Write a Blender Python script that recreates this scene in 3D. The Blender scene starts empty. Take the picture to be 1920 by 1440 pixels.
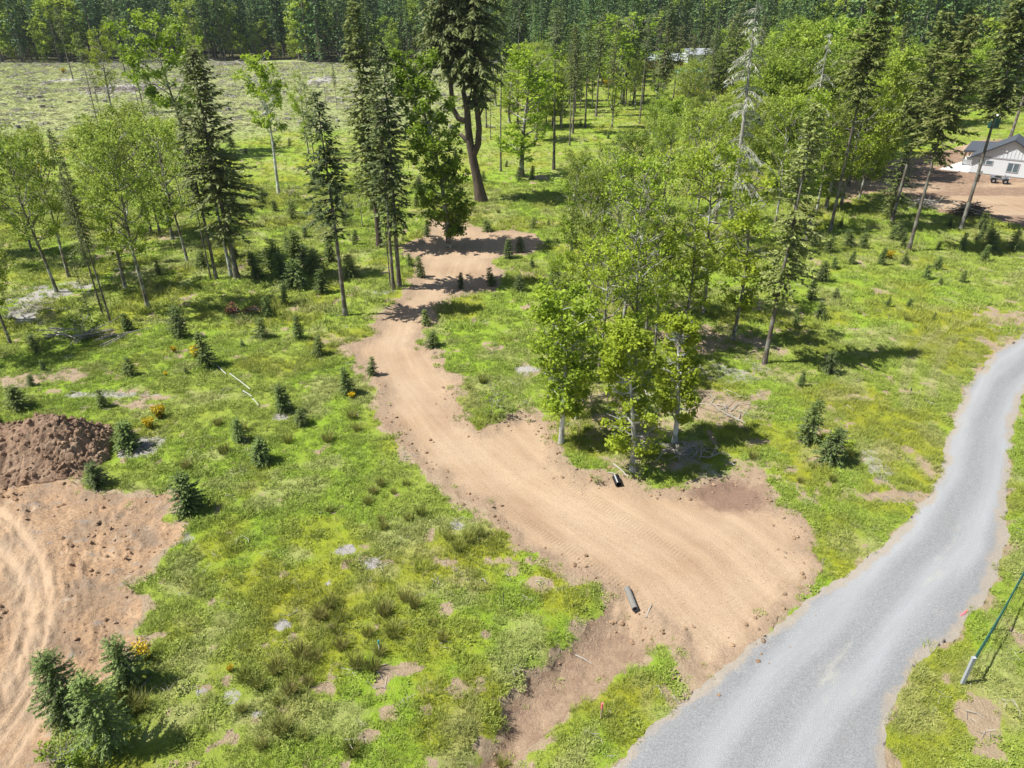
import bpy, math, random
import numpy as np
from mathutils import Vector

# ---------------------------------------------------------------- camera, light
S = bpy.context.scene
COL = S.collection
CAM_H, PITCH, FPX = 21.0, math.radians(29.0), 1331.0
cam = bpy.data.cameras.new('camera')
cam.sensor_width = 36.0
cam.lens = FPX / 1920 * 36
cam.clip_start, cam.clip_end = 0.5, 4000
camo = bpy.data.objects.new('camera', cam)
COL.objects.link(camo)
camo.location = (0, 0, CAM_H)
camo.rotation_euler = (math.pi / 2 - PITCH, 0, 0)
S.camera = camo

SUN_EL, SHADOW_AZ = math.radians(56), math.radians(7)      # shadows run to +x, a little away
W = bpy.data.worlds.new('World')
S.world = W
W.use_nodes = True
wn = W.node_tree
sky = wn.nodes.new('ShaderNodeTexSky')
sky.sky_type = 'NISHITA'
sky.sun_disc = False
sky.sun_elevation = SUN_EL
# the sun stands where the shadows point away from
sx, sy = -math.cos(SHADOW_AZ), -math.sin(SHADOW_AZ)
sky.sun_rotation = math.atan2(sx, sy)
bg = wn.nodes['Background']
bg.inputs['Strength'].default_value = 0.072
wn.links.new(sky.outputs[0], bg.inputs['Color'])
sun = bpy.data.lights.new('sun', 'SUN')
sun.energy = 5.0
sun.angle = math.radians(0.5)
sun.color = (1.0, 0.965, 0.91)
suno = bpy.data.objects.new('sun', sun)
COL.objects.link(suno)
sd = Vector((sx * math.cos(SUN_EL), sy * math.cos(SUN_EL), math.sin(SUN_EL)))
suno.rotation_euler = sd.to_track_quat('Z', 'Y').to_euler()
suno.location = (-60, 0, 90)
S.view_settings.view_transform = 'Standard'
S.view_settings.look = 'None'
S.view_settings.gamma = 1
S.view_settings.exposure = 0.66
S.view_settings.use_curve_mapping = False
S.render.resolution_x, S.render.resolution_y = 1024, 768
S.render.engine = 'CYCLES'

R = np.random.RandomState(7)
rnd = random.Random(11)

# ---------------------------------------------------------------- helpers
CP, SP = math.cos(PITCH), math.sin(PITCH)

def G(px, py, z=0.0):
    """the ground point a pixel of the 1920x1440 photograph looks at"""
    a, b = px - 960.0, 720.0 - py
    d = (a, b * SP + FPX * CP, b * CP - FPX * SP)
    t = (z - CAM_H) / d[2]
    return (a * t, d[1] * t)

def PX(x, y, z=0.0):
    Z = y * CP - (z - CAM_H) * SP
    return 960 + FPX * x / Z, 720 - FPX * ((z - CAM_H) * CP + y * SP) / Z

def tree_h(bx, by, ty):
    D = G(bx, by)[1]
    V = 720.0 - ty
    return CAM_H + D * (V * CP - FPX * SP) / (FPX * CP + V * SP)

def _hash(ix, iy, seed):
    h = (ix.astype(np.int64) * 374761393 + iy.astype(np.int64) * 668265263 + seed * 974634777) & 0xffffffff
    h = ((h ^ (h >> 13)) * 1274126177) & 0xffffffff
    return ((h ^ (h >> 16)) & 0xffff) / 65535.0

def vn(x, y, seed=0):
    x = np.asarray(x, float); y = np.asarray(y, float)
    ix, iy = np.floor(x), np.floor(y)
    fx, fy = x - ix, y - iy
    fx = fx * fx * (3 - 2 * fx); fy = fy * fy * (3 - 2 * fy)
    a = _hash(ix, iy, seed); b = _hash(ix + 1, iy, seed)
    c = _hash(ix, iy + 1, seed); d = _hash(ix + 1, iy + 1, seed)
    return (a * (1 - fx) + b * fx) * (1 - fy) + (c * (1 - fx) + d * fx) * fy

def fbm(x, y, seed=0, o=4):
    s = 0; a = 0.5
    for k in range(o):
        s = s + a * (vn(x * 2 ** k + 17.3 * k, y * 2 ** k - 9.1 * k, seed + k) * 2 - 1)
        a *= 0.5
    return s

def sstep(a, b, x):
    t = np.clip((x - a) / (b - a), 0, 1)
    return t * t * (3 - 2 * t)

def sdf(poly, x, y):
    """signed distance to a polygon, negative inside"""
    P = np.array(poly); Q = np.roll(P, -1, 0)
    d2 = np.full(x.shape, 1e18); ins = np.zeros(x.shape, bool)
    for (ax, ay), (bx, by) in zip(P, Q):
        ex, ey = bx - ax, by - ay
        t = np.clip(((x - ax) * ex + (y - ay) * ey) / (ex * ex + ey * ey + 1e-12), 0, 1)
        d2 = np.minimum(d2, (x - ax - ex * t) ** 2 + (y - ay - ey * t) ** 2)
        c = (ay > y) != (by > y)
        if abs(ey) > 1e-12:
            ins ^= c & (x < ax + ex * (y - ay) / ey)
    d = np.sqrt(d2)
    return np.where(ins, -d, d)

def line_st(pts, x, y):
    """arc length s and signed offset t from a polyline"""
    best = np.full(x.shape, 1e18); s = np.zeros(x.shape); tt = np.zeros(x.shape); acc = 0
    for (ax, ay), (bx, by) in zip(pts[:-1], pts[1:]):
        ex, ey = bx - ax, by - ay
        L = math.hypot(ex, ey)
        u = np.clip(((x - ax) * ex + (y - ay) * ey) / (L * L), 0, 1)
        dx, dy = x - ax - ex * u, y - ay - ey * u
        d2 = dx * dx + dy * dy
        m = d2 < best
        best = np.where(m, d2, best)
        s = np.where(m, acc + u * L, s)
        tt = np.where(m, np.sqrt(d2) * np.sign(ex * dy - ey * dx), tt)
        acc += L
    return s, tt

def gp(pts):
    return [G(*p) for p in pts]

# ---------------------------------------------------------------- layout of the ground
GRAVEL = gp([(1020, 1560), (1140, 1440), (1230, 1352), (1330, 1275), (1400, 1215), (1500, 1130), (1590, 1075), (1660, 1020),
             (1710, 965), (1742, 925), (1765, 870), (1780, 820), (1790, 780), (1803, 742), (1830, 700), (1880, 650),
             (1920, 625), (2010, 575), (2300, 470), (2400, 520), (2120, 620), (1990, 690), (1920, 742), (1905, 772), (1893, 850), (1893, 950),
             (1880, 1040), (1850, 1120), (1790, 1190), (1735, 1240), (1690, 1290), (1660, 1350), (1665, 1440), (1690, 1560)])
GRAVEL_C = gp([(1350, 1600), (1395, 1440), (1500, 1290), (1640, 1140), (1760, 1010), (1820, 900), (1842, 800), (1880, 715), (1960, 650), (2100, 585), (2350, 495)])
TRACK = gp([(1345, 1285), (1318, 1288), (1292, 1268), (1276, 1238), (1262, 1205), (1225, 1180), (1188, 1168), (1135, 1140), (1130, 1108), (1095, 1078), (1040, 1065), (1000, 1040),
            (975, 1025), (940, 1005), (923, 990), (897, 955), (857, 940), (826, 916), (805, 893), (766, 856), (740, 825), (701, 786),
            (696, 734), (683, 708), (655, 690), (640, 655), (665, 640), (688, 628), (701, 589), (730, 566), (764, 540), (774, 514), (779, 492),
            (753, 480), (751, 459), (790, 446), (800, 430), (795, 412), (835, 405), (872, 410), (890, 424), (922, 433), (965, 430), (1005, 440), (1024, 455), (1020, 466), (980, 478),
            (943, 480), (925, 488), (937, 510), (940, 550), (883, 548), (846, 560), (828, 580), (826, 602), (800, 618), (790, 640), (818, 655), (850, 695), (878, 715), (864, 745),
            (878, 783), (896, 804), (922, 791), (956, 770), (1000, 765), (1032, 796), (1046, 840), (1077, 887), (1142, 884), (1181, 896), (1207, 911),
            (1272, 915), (1330, 900), (1372, 888), (1415, 880), (1445, 895), (1462, 915), (1450, 945), (1530, 985), (1528, 1010), (1508, 1030), (1535, 1060), (1520, 1110), (1430, 1210)])
TRACK_C = gp([(1420, 1330), (1350, 1200), (1240, 1080), (1100, 990), (960, 900), (850, 800), (775, 715), (745, 650), (765, 590), (820, 520), (850, 440), (830, 380)])
DITCH = gp([(1195, 1168), (1250, 1195), (1200, 1215), (1150, 1260), (1080, 1320), (1020, 1372), (960, 1425), (900, 1470), (880, 1440), (930, 1370),
            (962, 1300), (991, 1265), (1046, 1211), (1100, 1165), (1140, 1142)])
DITCH_C = gp([(1190, 1168), (1080, 1240), (1000, 1330), (900, 1450)])
PIT = gp([(60, 880), (156, 913), (182, 924), (234, 934), (260, 932), (312, 921), (344, 934), (322, 960), (307, 976), (344, 985), (336, 1012), (294, 1033),
          (286, 1075), (242, 1099), (260, 1135), (263, 1167), (247, 1187), (266, 1211), (250, 1234), (213, 1273), (156, 1300), (105, 1345), (86, 1368),
          (100, 1440), (90, 1700), (-500, 1700), (-600, 880), (-200, 850)])
YARD = gp([(1590, 380), (1560, 345), (1600, 330), (1620, 305), (1700, 296), (1765, 284), (1840, 262), (2300, 260), (2500, 420), (1925, 425), (1860, 412), (1760, 400), (1700, 372), (1640, 362)])

B_BARE = [(40, 716, 70, 13, .9), (140, 706, 80, 12, .8), (240, 762, 62, 10, .9), (300, 748, 25, 7, .7), (560, 625, 60, 8, .35), (640, 640, 50, 8, .5),
          (915, 1188, 11, 8, .9), (900, 1278, 11, 9, .9), (735, 1332, 20, 12, .8), (690, 1382, 16, 12, .8), (600, 1422, 28, 11, .8), (1010, 1092, 30, 14, .8),
          (960, 1070, 20, 12, .6), (1885, 597, 48, 20, 1), (1850, 640, 26, 14, .8), (1640, 932, 34, 10, .9), (1702, 928, 34, 15, .95), (1730, 872, 22, 20, .6), (1905, 1190, 25, 60, .85),
          (1840, 1350, 38, 48, .85), (1660, 860, 20, 30, .35), (1860, 1400, 30, 30, .6), (535, 1076, 13, 10, .9), (550, 1195, 8, 6, .7), (1650, 548, 20, 6, .8),
          (1330, 640, 95, 22, .8), (1330, 765, 90, 30, .85), (1250, 870, 70, 14, .6), (1600, 930, 30, 18, .5), (1170, 870, 40, 20, .6), (990, 515, 20, 8, .6), (985, 575, 14, 6, .8), (1000, 695, 22, 12, .7),
          (1180, 800, 110, 40, .55), (1120, 740, 80, 40, .5), (1460, 700, 60, 22, .5), (1440, 660, 50, 14, .5), (1560, 770, 14, 7, .6), (1600, 745, 20, 6, .7), (1430, 745, 30, 14, .6),
          (230, 470, 40, 8, .6), (200, 478, 30, 6, .6), (310, 445, 40, 6, .6), (780, 395, 30, 5, .5), (1290, 630, 70, 14, .6), (740, 1340, 12, 8, .8), (530, 1330, 10, 8, .6), (480, 1350, 12, 9, .6), (820, 1110, 10, 6, .5),
          (890, 975, 18, 9, .5), (1010, 335, 30, 5, .7), (640, 300, 40, 6, .4), (545, 260, 30, 5, .4), (1480, 880, 16, 14, .6), (1500, 920, 14, 24, .6), (1420, 570, 30, 10, .7), (800, 1290, 30, 10, .35),
          (1760, 345, 40, 8, .4), (1180, 340, 20, 6, .5), (880, 1090, 40, 20, .3), (1400, 870, 60, 16, .5), (930, 1440, 60, 50, .5)]
B_GREY = [(95, 548, 55, 13, .8), (50, 590, 60, 16, .7), (145, 540, 30, 10, .6), (180, 742, 110, 6, .6), (268, 841, 38, 17, .95), (530, 784, 22, 8, .9), (985, 692, 24, 9, .9), (648, 1030, 14, 9, .9),
          (690, 1060, 14, 12, .8), (530, 1172, 13, 9, .95), (862, 985, 16, 7, .9), (766, 1008, 5, 9, .9), (485, 1340, 14, 8, .6), (615, 1093, 8, 7, .7), (450, 940, 30, 10, .3), (1340, 700, 80, 22, .5),
          (1310, 870, 60, 22, .5), (1640, 870, 20, 30, .5), (1290, 845, 80, 14, .4), (240, 165, 75, 12, .7), (120, 150, 30, 5, .7), (610, 150, 30, 8, .7), (300, 985 + 15, 14, 9, .8), (340, 1010, 20, 12, .6),
          (440, 1310, 16, 16, .5), (380, 1300, 14, 10, .6), (345, 1120, 18, 9, .4), (700, 555, 30, 12, .4), (720, 548, 20, 7, .5), (460, 880, 40, 20, .3), (60, 560, 40, 12, .6), (1560, 715, 40, 6, .3)]
B_OLIVE = [(1700, 820, 100, 90, .9), (1820, 640, 90, 80, .9), (1570, 1020, 60, 60, .6), (1050, 1100, 70, 60, .9), (560, 1100, 190, 60, .8), (850, 1050, 130, 55, .8), (1180, 1330, 70, 90, .6), (870, 1330, 110, 90, .8),
           (1330, 735, 80, 26, .8), (1130, 830, 60, 20, .7), (1500, 890, 60, 40, .5), (600, 1010, 100, 40, .6), (1600, 780, 100, 60, .5), (700, 1100, 120, 60, .6), (820, 1200, 90, 60, .5), (1130, 930, 40, 20, .6), (330, 1180, 60, 30, .5)]
MOW_ARCS = [gp([(1905, 588), (1840, 600), (1770, 616), (1732, 640), (1706, 680), (1694, 730), (1700, 770)]),
            gp([(1790, 635), (1768, 660), (1752, 700), (1745, 745)])]

def blobs(lst, x, y, jitter):
    out = np.zeros(x.shape)
    for px, py, rx, ry, s in lst:
        cx, cy = G(px, py)
        ax = abs(G(px + rx, py)[0] - cx)
        ay = abs(G(px, py - ry)[1] - G(px, py + ry)[1]) / 2
        m = (np.abs(x - cx) < ax * 2.2) & (np.abs(y - cy) < ay * 2.2)
        if not m.any(): continue
        d = np.sqrt(((x[m] - cx) / ax) ** 2 + ((y[m] - cy) / ay) ** 2) + jitter[m]
        out[m] = np.maximum(out[m], s * (1 - sstep(.55, 1.25, d)))
    return out

def fields(x, y):
    """everything the ground knows about itself at a point"""
    F = {}
    edge = .22 * fbm(x / 1.1, y / 1.1, 5, 3) * 2 + .1 * fbm(x / .25, y / .25, 6, 2) * 2
    F['gravel'] = sdf(GRAVEL, x, y) + edge * .6
    F['track'] = sdf(TRACK, x, y) + edge * 1.1 + .16 * (y > 24) + .18 * sstep(30, 36, y) * (1 - sstep(52, 58, y))
    F['ditch'] = sdf(DITCH, x, y) + edge * 1.0
    F['pit'] = sdf(PIT, x, y) + edge * 1.2
    F['yard'] = sdf(YARD, x, y) + edge * 2
    j = fbm(x / .7, y / .7, 21, 4) * 1.3
    F['bare'] = blobs(B_BARE, x, y, j)
    F['grey'] = blobs(B_GREY, x, y, j)
    near_dirt = np.minimum(np.minimum(F['track'], F['ditch']), np.minimum(F['pit'], F['gravel'] + .25))
    F['bare'] = np.maximum(F['bare'], .75 * (1 - sstep(0, .45, near_dirt + .5 * fbm(x / .8, y / .8, 31, 3) * 2)))
    F['bare'] = np.maximum(F['bare'], .8 * sstep(.34, .52, fbm(x / .9, y / .9, 44, 4)) * (y < 120))
    F['olive'] = np.clip(blobs(B_OLIVE, x, y, j * .5) + .7 * sstep(.05, .35, fbm(x / 4, y / 4, 51, 4)), 0, 1)
    F['lush'] = sstep(-.15, .25, fbm(x / 5, y / 5, 61, 4)) * (1 - .5 * F['olive'])
    mow = np.zeros(x.shape)
    for A in MOW_ARCS:
        _, t = line_st(A, x, y)
        mow = np.maximum(mow, (1 - sstep(.12, .4, np.abs(t) + .2 * fbm(x, y, 3, 3))))
    F['dry'] = np.clip(.9 * mow + .7 * sstep(.08, .38, fbm(x / 1.9 + 40, y / 1.9, 71, 4)) + .5 * F['bare'], 0, 1)
    far = sstep(105, 135, y + 18 * fbm(x / 30, y / 30, 81, 3) * 2 + np.maximum(0, x * .12))
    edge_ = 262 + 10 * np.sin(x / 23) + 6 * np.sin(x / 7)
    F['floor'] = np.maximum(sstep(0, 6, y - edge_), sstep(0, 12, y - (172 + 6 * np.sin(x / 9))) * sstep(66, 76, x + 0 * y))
    F['far'] = far * (1 - sstep(-22, 8, x + 6 * fbm(x / 12, y / 12, 82, 2)))
    return F

def height(x, y, F=None):
    x = np.asarray(x, float); y = np.asarray(y, float)
    if F is None: F = fields(x, y)
    z = .20 * fbm(x / 14, y / 14, 1, 3)
    paved = np.minimum(F['gravel'], F['track'])
    soft = sstep(-.3, 1.2, np.minimum(paved, F['yard']))
    z = z * (.35 + .65 * soft)
    z += soft * (.09 * fbm(x / 1.6, y / 1.6, 2, 4) + .05 * fbm(x / .35, y / .35, 3, 2)) * (y < 140)
    z += .10 * (1 - sstep(-.9, .5, F['gravel'])) * 1.0
    z -= .06 * (1 - sstep(-.7, .1, F['track']))
    z += .05 * fbm(x / .3, y / .3, 19, 3) * (1 - sstep(-1.3, -.3, F['track'])*0) * np.exp(-((F['track'] + .3) / .7) ** 2)
    # spoil pushed to the sides of the fresh track
    z += .10 * np.exp(-((F['track'] + .25) / .35) ** 2) * (vn(x * 1.4, y * 1.4, 9) ** 1.5) * (y > 16)
    # ditch
    s, t = line_st(DITCH_C, x, y)
    z -= .75 * np.exp(-(t / 1.5) ** 2) * (1 - sstep(-.4, 1.0, F['ditch']))
    z += .05 * fbm(x / .3, y / .3, 12, 3) * (F['ditch'] < 0)
    # the excavated corner
    p = 1 - sstep(-.8, .1, F['pit'])
    rough = p * sstep(-27, -19.5, x + .12 * (y - 20) * 0 + 3 * fbm(x / 5, y / 5, 14, 2))
    rip = np.abs(fbm((x * .8 + y * .6) / .26, (y * .8 - x * .6) / .8, 15, 3))
    z += p * (-.22 + .22 * fbm(x / 3.5, y / 3.5, 16, 2))
    z += p * (.30 * rip + .14 * fbm(x / .22, y / .22, 17, 3)) * (.15 + .85 * sstep(-.05, .2, fbm(x / 2.6, y / 2.6, 18, 3)))
    for A, w in PIT_RUTS:
        _, t = line_st(A, x, y)
        z += p * (.75 + .5 * vn(x / 1.6, y / 1.6, 20)) * (-.075 * np.exp(-(t / w) ** 2) + .05 * np.exp(-((np.abs(t) - 1.7 * w) / (.5 * w)) ** 2))
    # low swell on which the far forest climbs
    z += 55 * sstep(300, 720, y) + 14 * sstep(230, 330, y) * sstep(20, 80, x) * 0
    return z

PIT_RUTS = [(gp([(-20, 940), (20, 975), (55, 1020), (78, 1065), (90, 1120), (84, 1180), (66, 1240), (30, 1305), (-20, 1365)]), .13),
            (gp([(-30, 1010), (15, 1045), (42, 1090), (55, 1140), (48, 1200), (20, 1265), (-30, 1330)]), .15),
            (gp([(85, 1320), (50, 1370), (10, 1430), (-30, 1480)]), .09), (gp([(62, 1290), (20, 1350), (-40, 1420)]), .10), (gp([(60, 1270), (10, 1335), (-40, 1390)]), .08)]

def gz(x, y):
    return float(height(np.array([x]), np.array([y]))[0])

# ---------------------------------------------------------------- object plumbing
def tag(o, label=None, cat=None, group=None, kind=None):
    if label: o['label'] = label
    if cat: o['category'] = cat
    if group: o['group'] = group
    if kind: o['kind'] = kind
    return o

def empty(name, loc, rz=0, scale=(1, 1, 1)):
    o = bpy.data.objects.new(name, None)
    o.empty_display_size = .3
    o.location = loc; o.rotation_euler = (0, 0, rz); o.scale = scale
    COL.objects.link(o)
    return o

def link(name, me, parent=None):
    o = bpy.data.objects.new(name, me)
    COL.objects.link(o)
    if parent: o.parent = parent
    return o

def make_mesh(name, V, Fc, mats, midx=None, attrs=None, smooth=False):
    """V (n,3); Fc (m,k) one array or list of arrays"""
    me = bpy.data.meshes.new(name)
    V = np.asarray(V, np.float32)
    if not isinstance(Fc, list): Fc = [Fc]
    Fc = [np.asarray(f, np.int32) for f in Fc if len(f)]
    me.vertices.add(len(V)); me.vertices.foreach_set('co', V.ravel())
    nl = sum(f.size for f in Fc); nf = sum(len(f) for f in Fc)
    me.loops.add(nl); me.polygons.add(nf)
    me.loops.foreach_set('vertex_index', np.concatenate([f.ravel() for f in Fc]))
    starts = []; acc = 0
    for f in Fc:
        starts.append(acc + np.arange(len(f)) * f.shape[1]); acc += f.size
    me.polygons.foreach_set('loop_start', np.concatenate(starts).astype(np.int32))
    if midx is not None: me.polygons.foreach_set('material_index', np.asarray(midx, np.int32))
    me.polygons.foreach_set('use_smooth', np.full(nf, smooth))
    for m in mats: me.materials.append(m)
    for k, v in (attrs or {}).items():
        v = np.asarray(v, np.float32)
        if v.ndim == 1:
            a = me.attributes.new(k, 'FLOAT', 'POINT'); a.data.foreach_set('value', v)
        else:
            a = me.attributes.new(k, 'FLOAT_VECTOR', 'POINT'); a.data.foreach_set('vector', v.ravel())
    me.update(calc_edges=True)
    me.validate()
    return me

class MB:
    """collects simple solids into one mesh"""
    def __init__(s): s.v = []; s.f = []
    def add(s, v, f):
        n = len(s.v); s.v += [tuple(p) for p in v]; s.f += [tuple(i + n for i in q) for q in f]; return s
    def box(s, x0, y0, z0, x1, y1, z1):
        return s.add([(x0, y0, z0), (x1, y0, z0), (x1, y1, z0), (x0, y1, z0), (x0, y0, z1), (x1, y0, z1), (x1, y1, z1), (x0, y1, z1)],
                     [(0, 3, 2, 1), (4, 5, 6, 7), (0, 1, 5, 4), (1, 2, 6, 5), (2, 3, 7, 6), (3, 0, 4, 7)])
    def prism(s, pts, off):
        n = len(pts); o = Vector(off)
        v = [Vector(p) for p in pts] + [Vector(p) + o for p in pts]
        return s.add(v, [tuple(range(n - 1, -1, -1)), tuple(range(n, 2 * n))] + [(i, (i + 1) % n, (i + 1) % n + n, i + n) for i in range(n)])
    def tube(s, pts, rad, n=8, cap=True):
        pts = [Vector(p) for p in pts]; rings = []
        if not hasattr(rad, '__len__'): rad = [rad] * len(pts)
        for i, p in enumerate(pts):
            d = (pts[min(i + 1, len(pts) - 1)] - pts[max(i - 1, 0)]).normalized()
            a = d.cross(Vector((0, 0, 1)) if abs(d.z) < .9 else Vector((1, 0, 0))).normalized(); b = d.cross(a)
            rings.append([p + (a * math.cos(2 * math.pi * k / n) + b * math.sin(2 * math.pi * k / n)) * rad[i] for k in range(n)])
        f = []
        for i in range(len(pts) - 1):
            for k in range(n):
                f.append((i * n + k, i * n + (k + 1) % n, (i + 1) * n + (k + 1) % n, (i + 1) * n + k))
        if cap: f += [tuple(range(n - 1, -1, -1)), tuple(range((len(pts) - 1) * n, len(pts) * n))]
        return s.add([q for r in rings for q in r], f)
    def build(s, name, mat, parent=None, smooth=False, bevel=0):
        me = bpy.data.meshes.new(name)
        me.from_pydata(s.v, [], s.f)
        me.materials.append(mat)
        if smooth:
            for p in me.polygons: p.use_smooth = len(p.vertices) == 4
        me.update()
        o = link(name, me, parent)
        if bevel:
            b = o.modifiers.new('bevel', 'BEVEL'); b.width = bevel; b.segments = 2; b.limit_method = 'ANGLE'
        return o

# ---------------------------------------------------------------- materials
class NT:
    def __init__(s, name):
        s.m = bpy.data.materials.new(name); s.m.use_nodes = True
        s.t = s.m.node_tree; s.n = s.t.nodes; s.bsdf = s.n['Principled BSDF']; s.out = s.n['Material Output']
        s.bsdf.inputs['Roughness'].default_value = .9
        s.bsdf.inputs['Specular IOR Level'].default_value = .2
    def l(s, a, b): s.t.links.new(a, b)
    def attr(s, name, inst=False):
        a = s.n.new('ShaderNodeAttribute'); a.attribute_name = name
        if inst: a.attribute_type = 'INSTANCER'
        return a.outputs['Fac']
    def pos(s): return s.n.new('ShaderNodeNewGeometry').outputs['Position']
    def noise(s, scale, detail=4, rough=.6, vec=None, stretch=None):
        n = s.n.new('ShaderNodeTexNoise'); n.inputs['Scale'].default_value = scale
        n.inputs['Detail'].default_value = detail; n.inputs['Roughness'].default_value = rough
        v = vec if vec is not None else s.pos()
        if stretch:
            mp = s.n.new('ShaderNodeMapping'); mp.inputs['Scale'].default_value = stretch
            s.l(v, mp.inputs[0]); v = mp.outputs[0]
        s.l(v, n.inputs['Vector'])
        return n.outputs['Fac']
    def ramp(s, fac, *stops):
        r = s.n.new('ShaderNodeValToRGB'); e = r.color_ramp.elements
        while len(e) < len(stops): e.new(.5)
        for i, (p, c) in enumerate(stops):
            e[i].position = p; e[i].color = (c, c, c, 1) if not hasattr(c, '__len__') else (*c, 1)
        s.l(fac, r.inputs[0]); return r.outputs[0]
    def mix(s, fac, a, b, typ='MIX'):
        m = s.n.new('ShaderNodeMix'); m.data_type = 'RGBA'; m.blend_type = typ
        for sock, v in ((m.inputs[0], fac), (m.inputs[6], a), (m.inputs[7], b)):
            if isinstance(v, (int, float)): sock.default_value = v
            elif isinstance(v, tuple): sock.default_value = (*v, 1)
            else: s.l(v, sock)
        return m.outputs[2]
    def math(s, op, a, b=0., c=None):
        m = s.n.new('ShaderNodeMath'); m.operation = op
        for i, v in enumerate((a, b) if c is None else (a, b, c)):
            if isinstance(v, (int, float)): m.inputs[i].default_value = v
            else: s.l(v, m.inputs[i])
        return m.outputs[0]
    def color(s, c):
        if isinstance(c, tuple): s.bsdf.inputs['Base Color'].default_value = (*c, 1)
        else: s.l(c, s.bsdf.inputs['Base Color'])
        return s
    def bump(s, h, dist=.02, strength=1.):
        b = s.n.new('ShaderNodeBump'); b.inputs['Distance'].default_value = dist; b.inputs['Strength'].default_value = strength
        s.l(h, b.inputs['Height']); s.l(b.outputs[0], s.bsdf.inputs['Normal']); return s
    def translucent(s, col, k=.35):
        tr = s.n.new('ShaderNodeBsdfTranslucent'); mx = s.n.new('ShaderNodeMixShader')
        s.l(col, tr.inputs['Color']); mx.inputs[0].default_value = k
        s.l(s.bsdf.outputs[0], mx.inputs[1]); s.l(tr.outputs[0], mx.inputs[2]); s.l(mx.outputs[0], s.out.inputs['Surface'])
        return s

def plain(name, c, rough=.7, spec=.3, var=.25, scale=6., metal=0., bump=0):
    t = NT(name)
    n = t.noise(scale, 4)
    t.color(t.mix(n, tuple(v * (1 - var) for v in c), tuple(min(1, v * (1 + var)) for v in c)))
    t.bsdf.inputs['Roughness'].default_value = rough
    t.bsdf.inputs['Specular IOR Level'].default_value = spec
    t.bsdf.inputs['Metallic'].default_value = metal
    if bump: t.bump(t.noise(scale * 4, 4), bump)
    return t.m

def foliage(name, dark, light, warm=None, k=.35, inst=False, hue=.5):
    """leaf colour: a per-leaf tone, and a shift from plant to plant"""
    t = NT(name)
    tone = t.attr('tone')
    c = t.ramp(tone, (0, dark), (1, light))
    if True:
        oi = t.n.new('ShaderNodeObjectInfo').outputs['Random']
        v_ = t.math('MULTIPLY_ADD', t.math('FRACT', t.math('MULTIPLY', oi, 7.31)), .5, .68)
        hsv = t.n.new('ShaderNodeHueSaturation'); t.l(c, hsv.inputs['Color']); t.l(v_, hsv.inputs['Value'])
        c = hsv.outputs[0]
    if warm:
        c = t.mix(t.math('MULTIPLY', oi, hue), c, t.ramp(tone, (0, tuple(v * .8 for v in warm)), (1, warm)))
    t.color(c)
    t.bsdf.inputs['Roughness'].default_value = .55
    t.bsdf.inputs['Specular IOR Level'].default_value = .25
    t.translucent(c, k)
    return t.m

def bark(name, dark, light, sc=1., lichen=None):
    t = NT(name)
    n = t.noise(5 * sc, 6, .7, t.n.new('ShaderNodeTexCoord').outputs['Object'], (1, 1, .25))
    c = t.ramp(n, (.3, dark), (.7, light))
    if lichen:
        m = t.ramp(t.noise(1.7 * sc, 4), (.48, 0.), (.6, 1.))
        c = t.mix(m, c, lichen)
    t.color(c).bump(n, .04)
    return t.m

SOIL_L, SOIL_D = (.43, .29, .19), (.27, .17, .105)

def grass_colour(t, inst):
    """meadow colour from the lush / olive / dry / far values carried by the ground or by each tuft"""
    n = t.noise(1.3, 5, .65)
    n2 = t.noise(9, 3, .6)
    g = t.mix(n, (.175, .315, .016), (.33, .46, .032))
    g = t.mix(t.attr('lush', inst), t.mix(n, (.21, .30, .030), (.35, .43, .058)), g)
    g = t.mix(t.attr('olive', inst), g, t.mix(n2, (.245, .275, .010), (.38, .385, .018)))
    g = t.mix(t.ramp(t.noise(3.1, 5, .7), (.52, 0.), (.64, .55)), g, t.mix(n2, (.17, .18, .040), (.32, .34, .085)))
    g = t.mix(t.math('MULTIPLY', t.attr('far', inst), .85), g, t.mix(n, (.29, .33, .125), (.43, .45, .225)))
    g = t.mix(t.math('MULTIPLY', t.attr('dry', inst), .6), g, t.mix(n2, (.34, .31, .15), (.55, .49, .28)))
    return g

def upnormal(t, k, bs):
    """blades scatter light like the sward they stand in: lean their normals to the sky"""
    geo = t.n.new('ShaderNodeNewGeometry')
    a = t.n.new('ShaderNodeVectorMath'); a.operation = 'SCALE'; t.l(geo.outputs['Normal'], a.inputs[0]); a.inputs['Scale'].default_value = 1 - k
    b = t.n.new('ShaderNodeVectorMath'); b.operation = 'ADD'; t.l(a.outputs[0], b.inputs[0]); b.inputs[1].default_value = (0, 0, k)
    c = t.n.new('ShaderNodeVectorMath'); c.operation = 'NORMALIZE'; t.l(b.outputs[0], c.inputs[0])
    for x in bs: t.l(c.outputs[0], x.inputs['Normal'])

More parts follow.
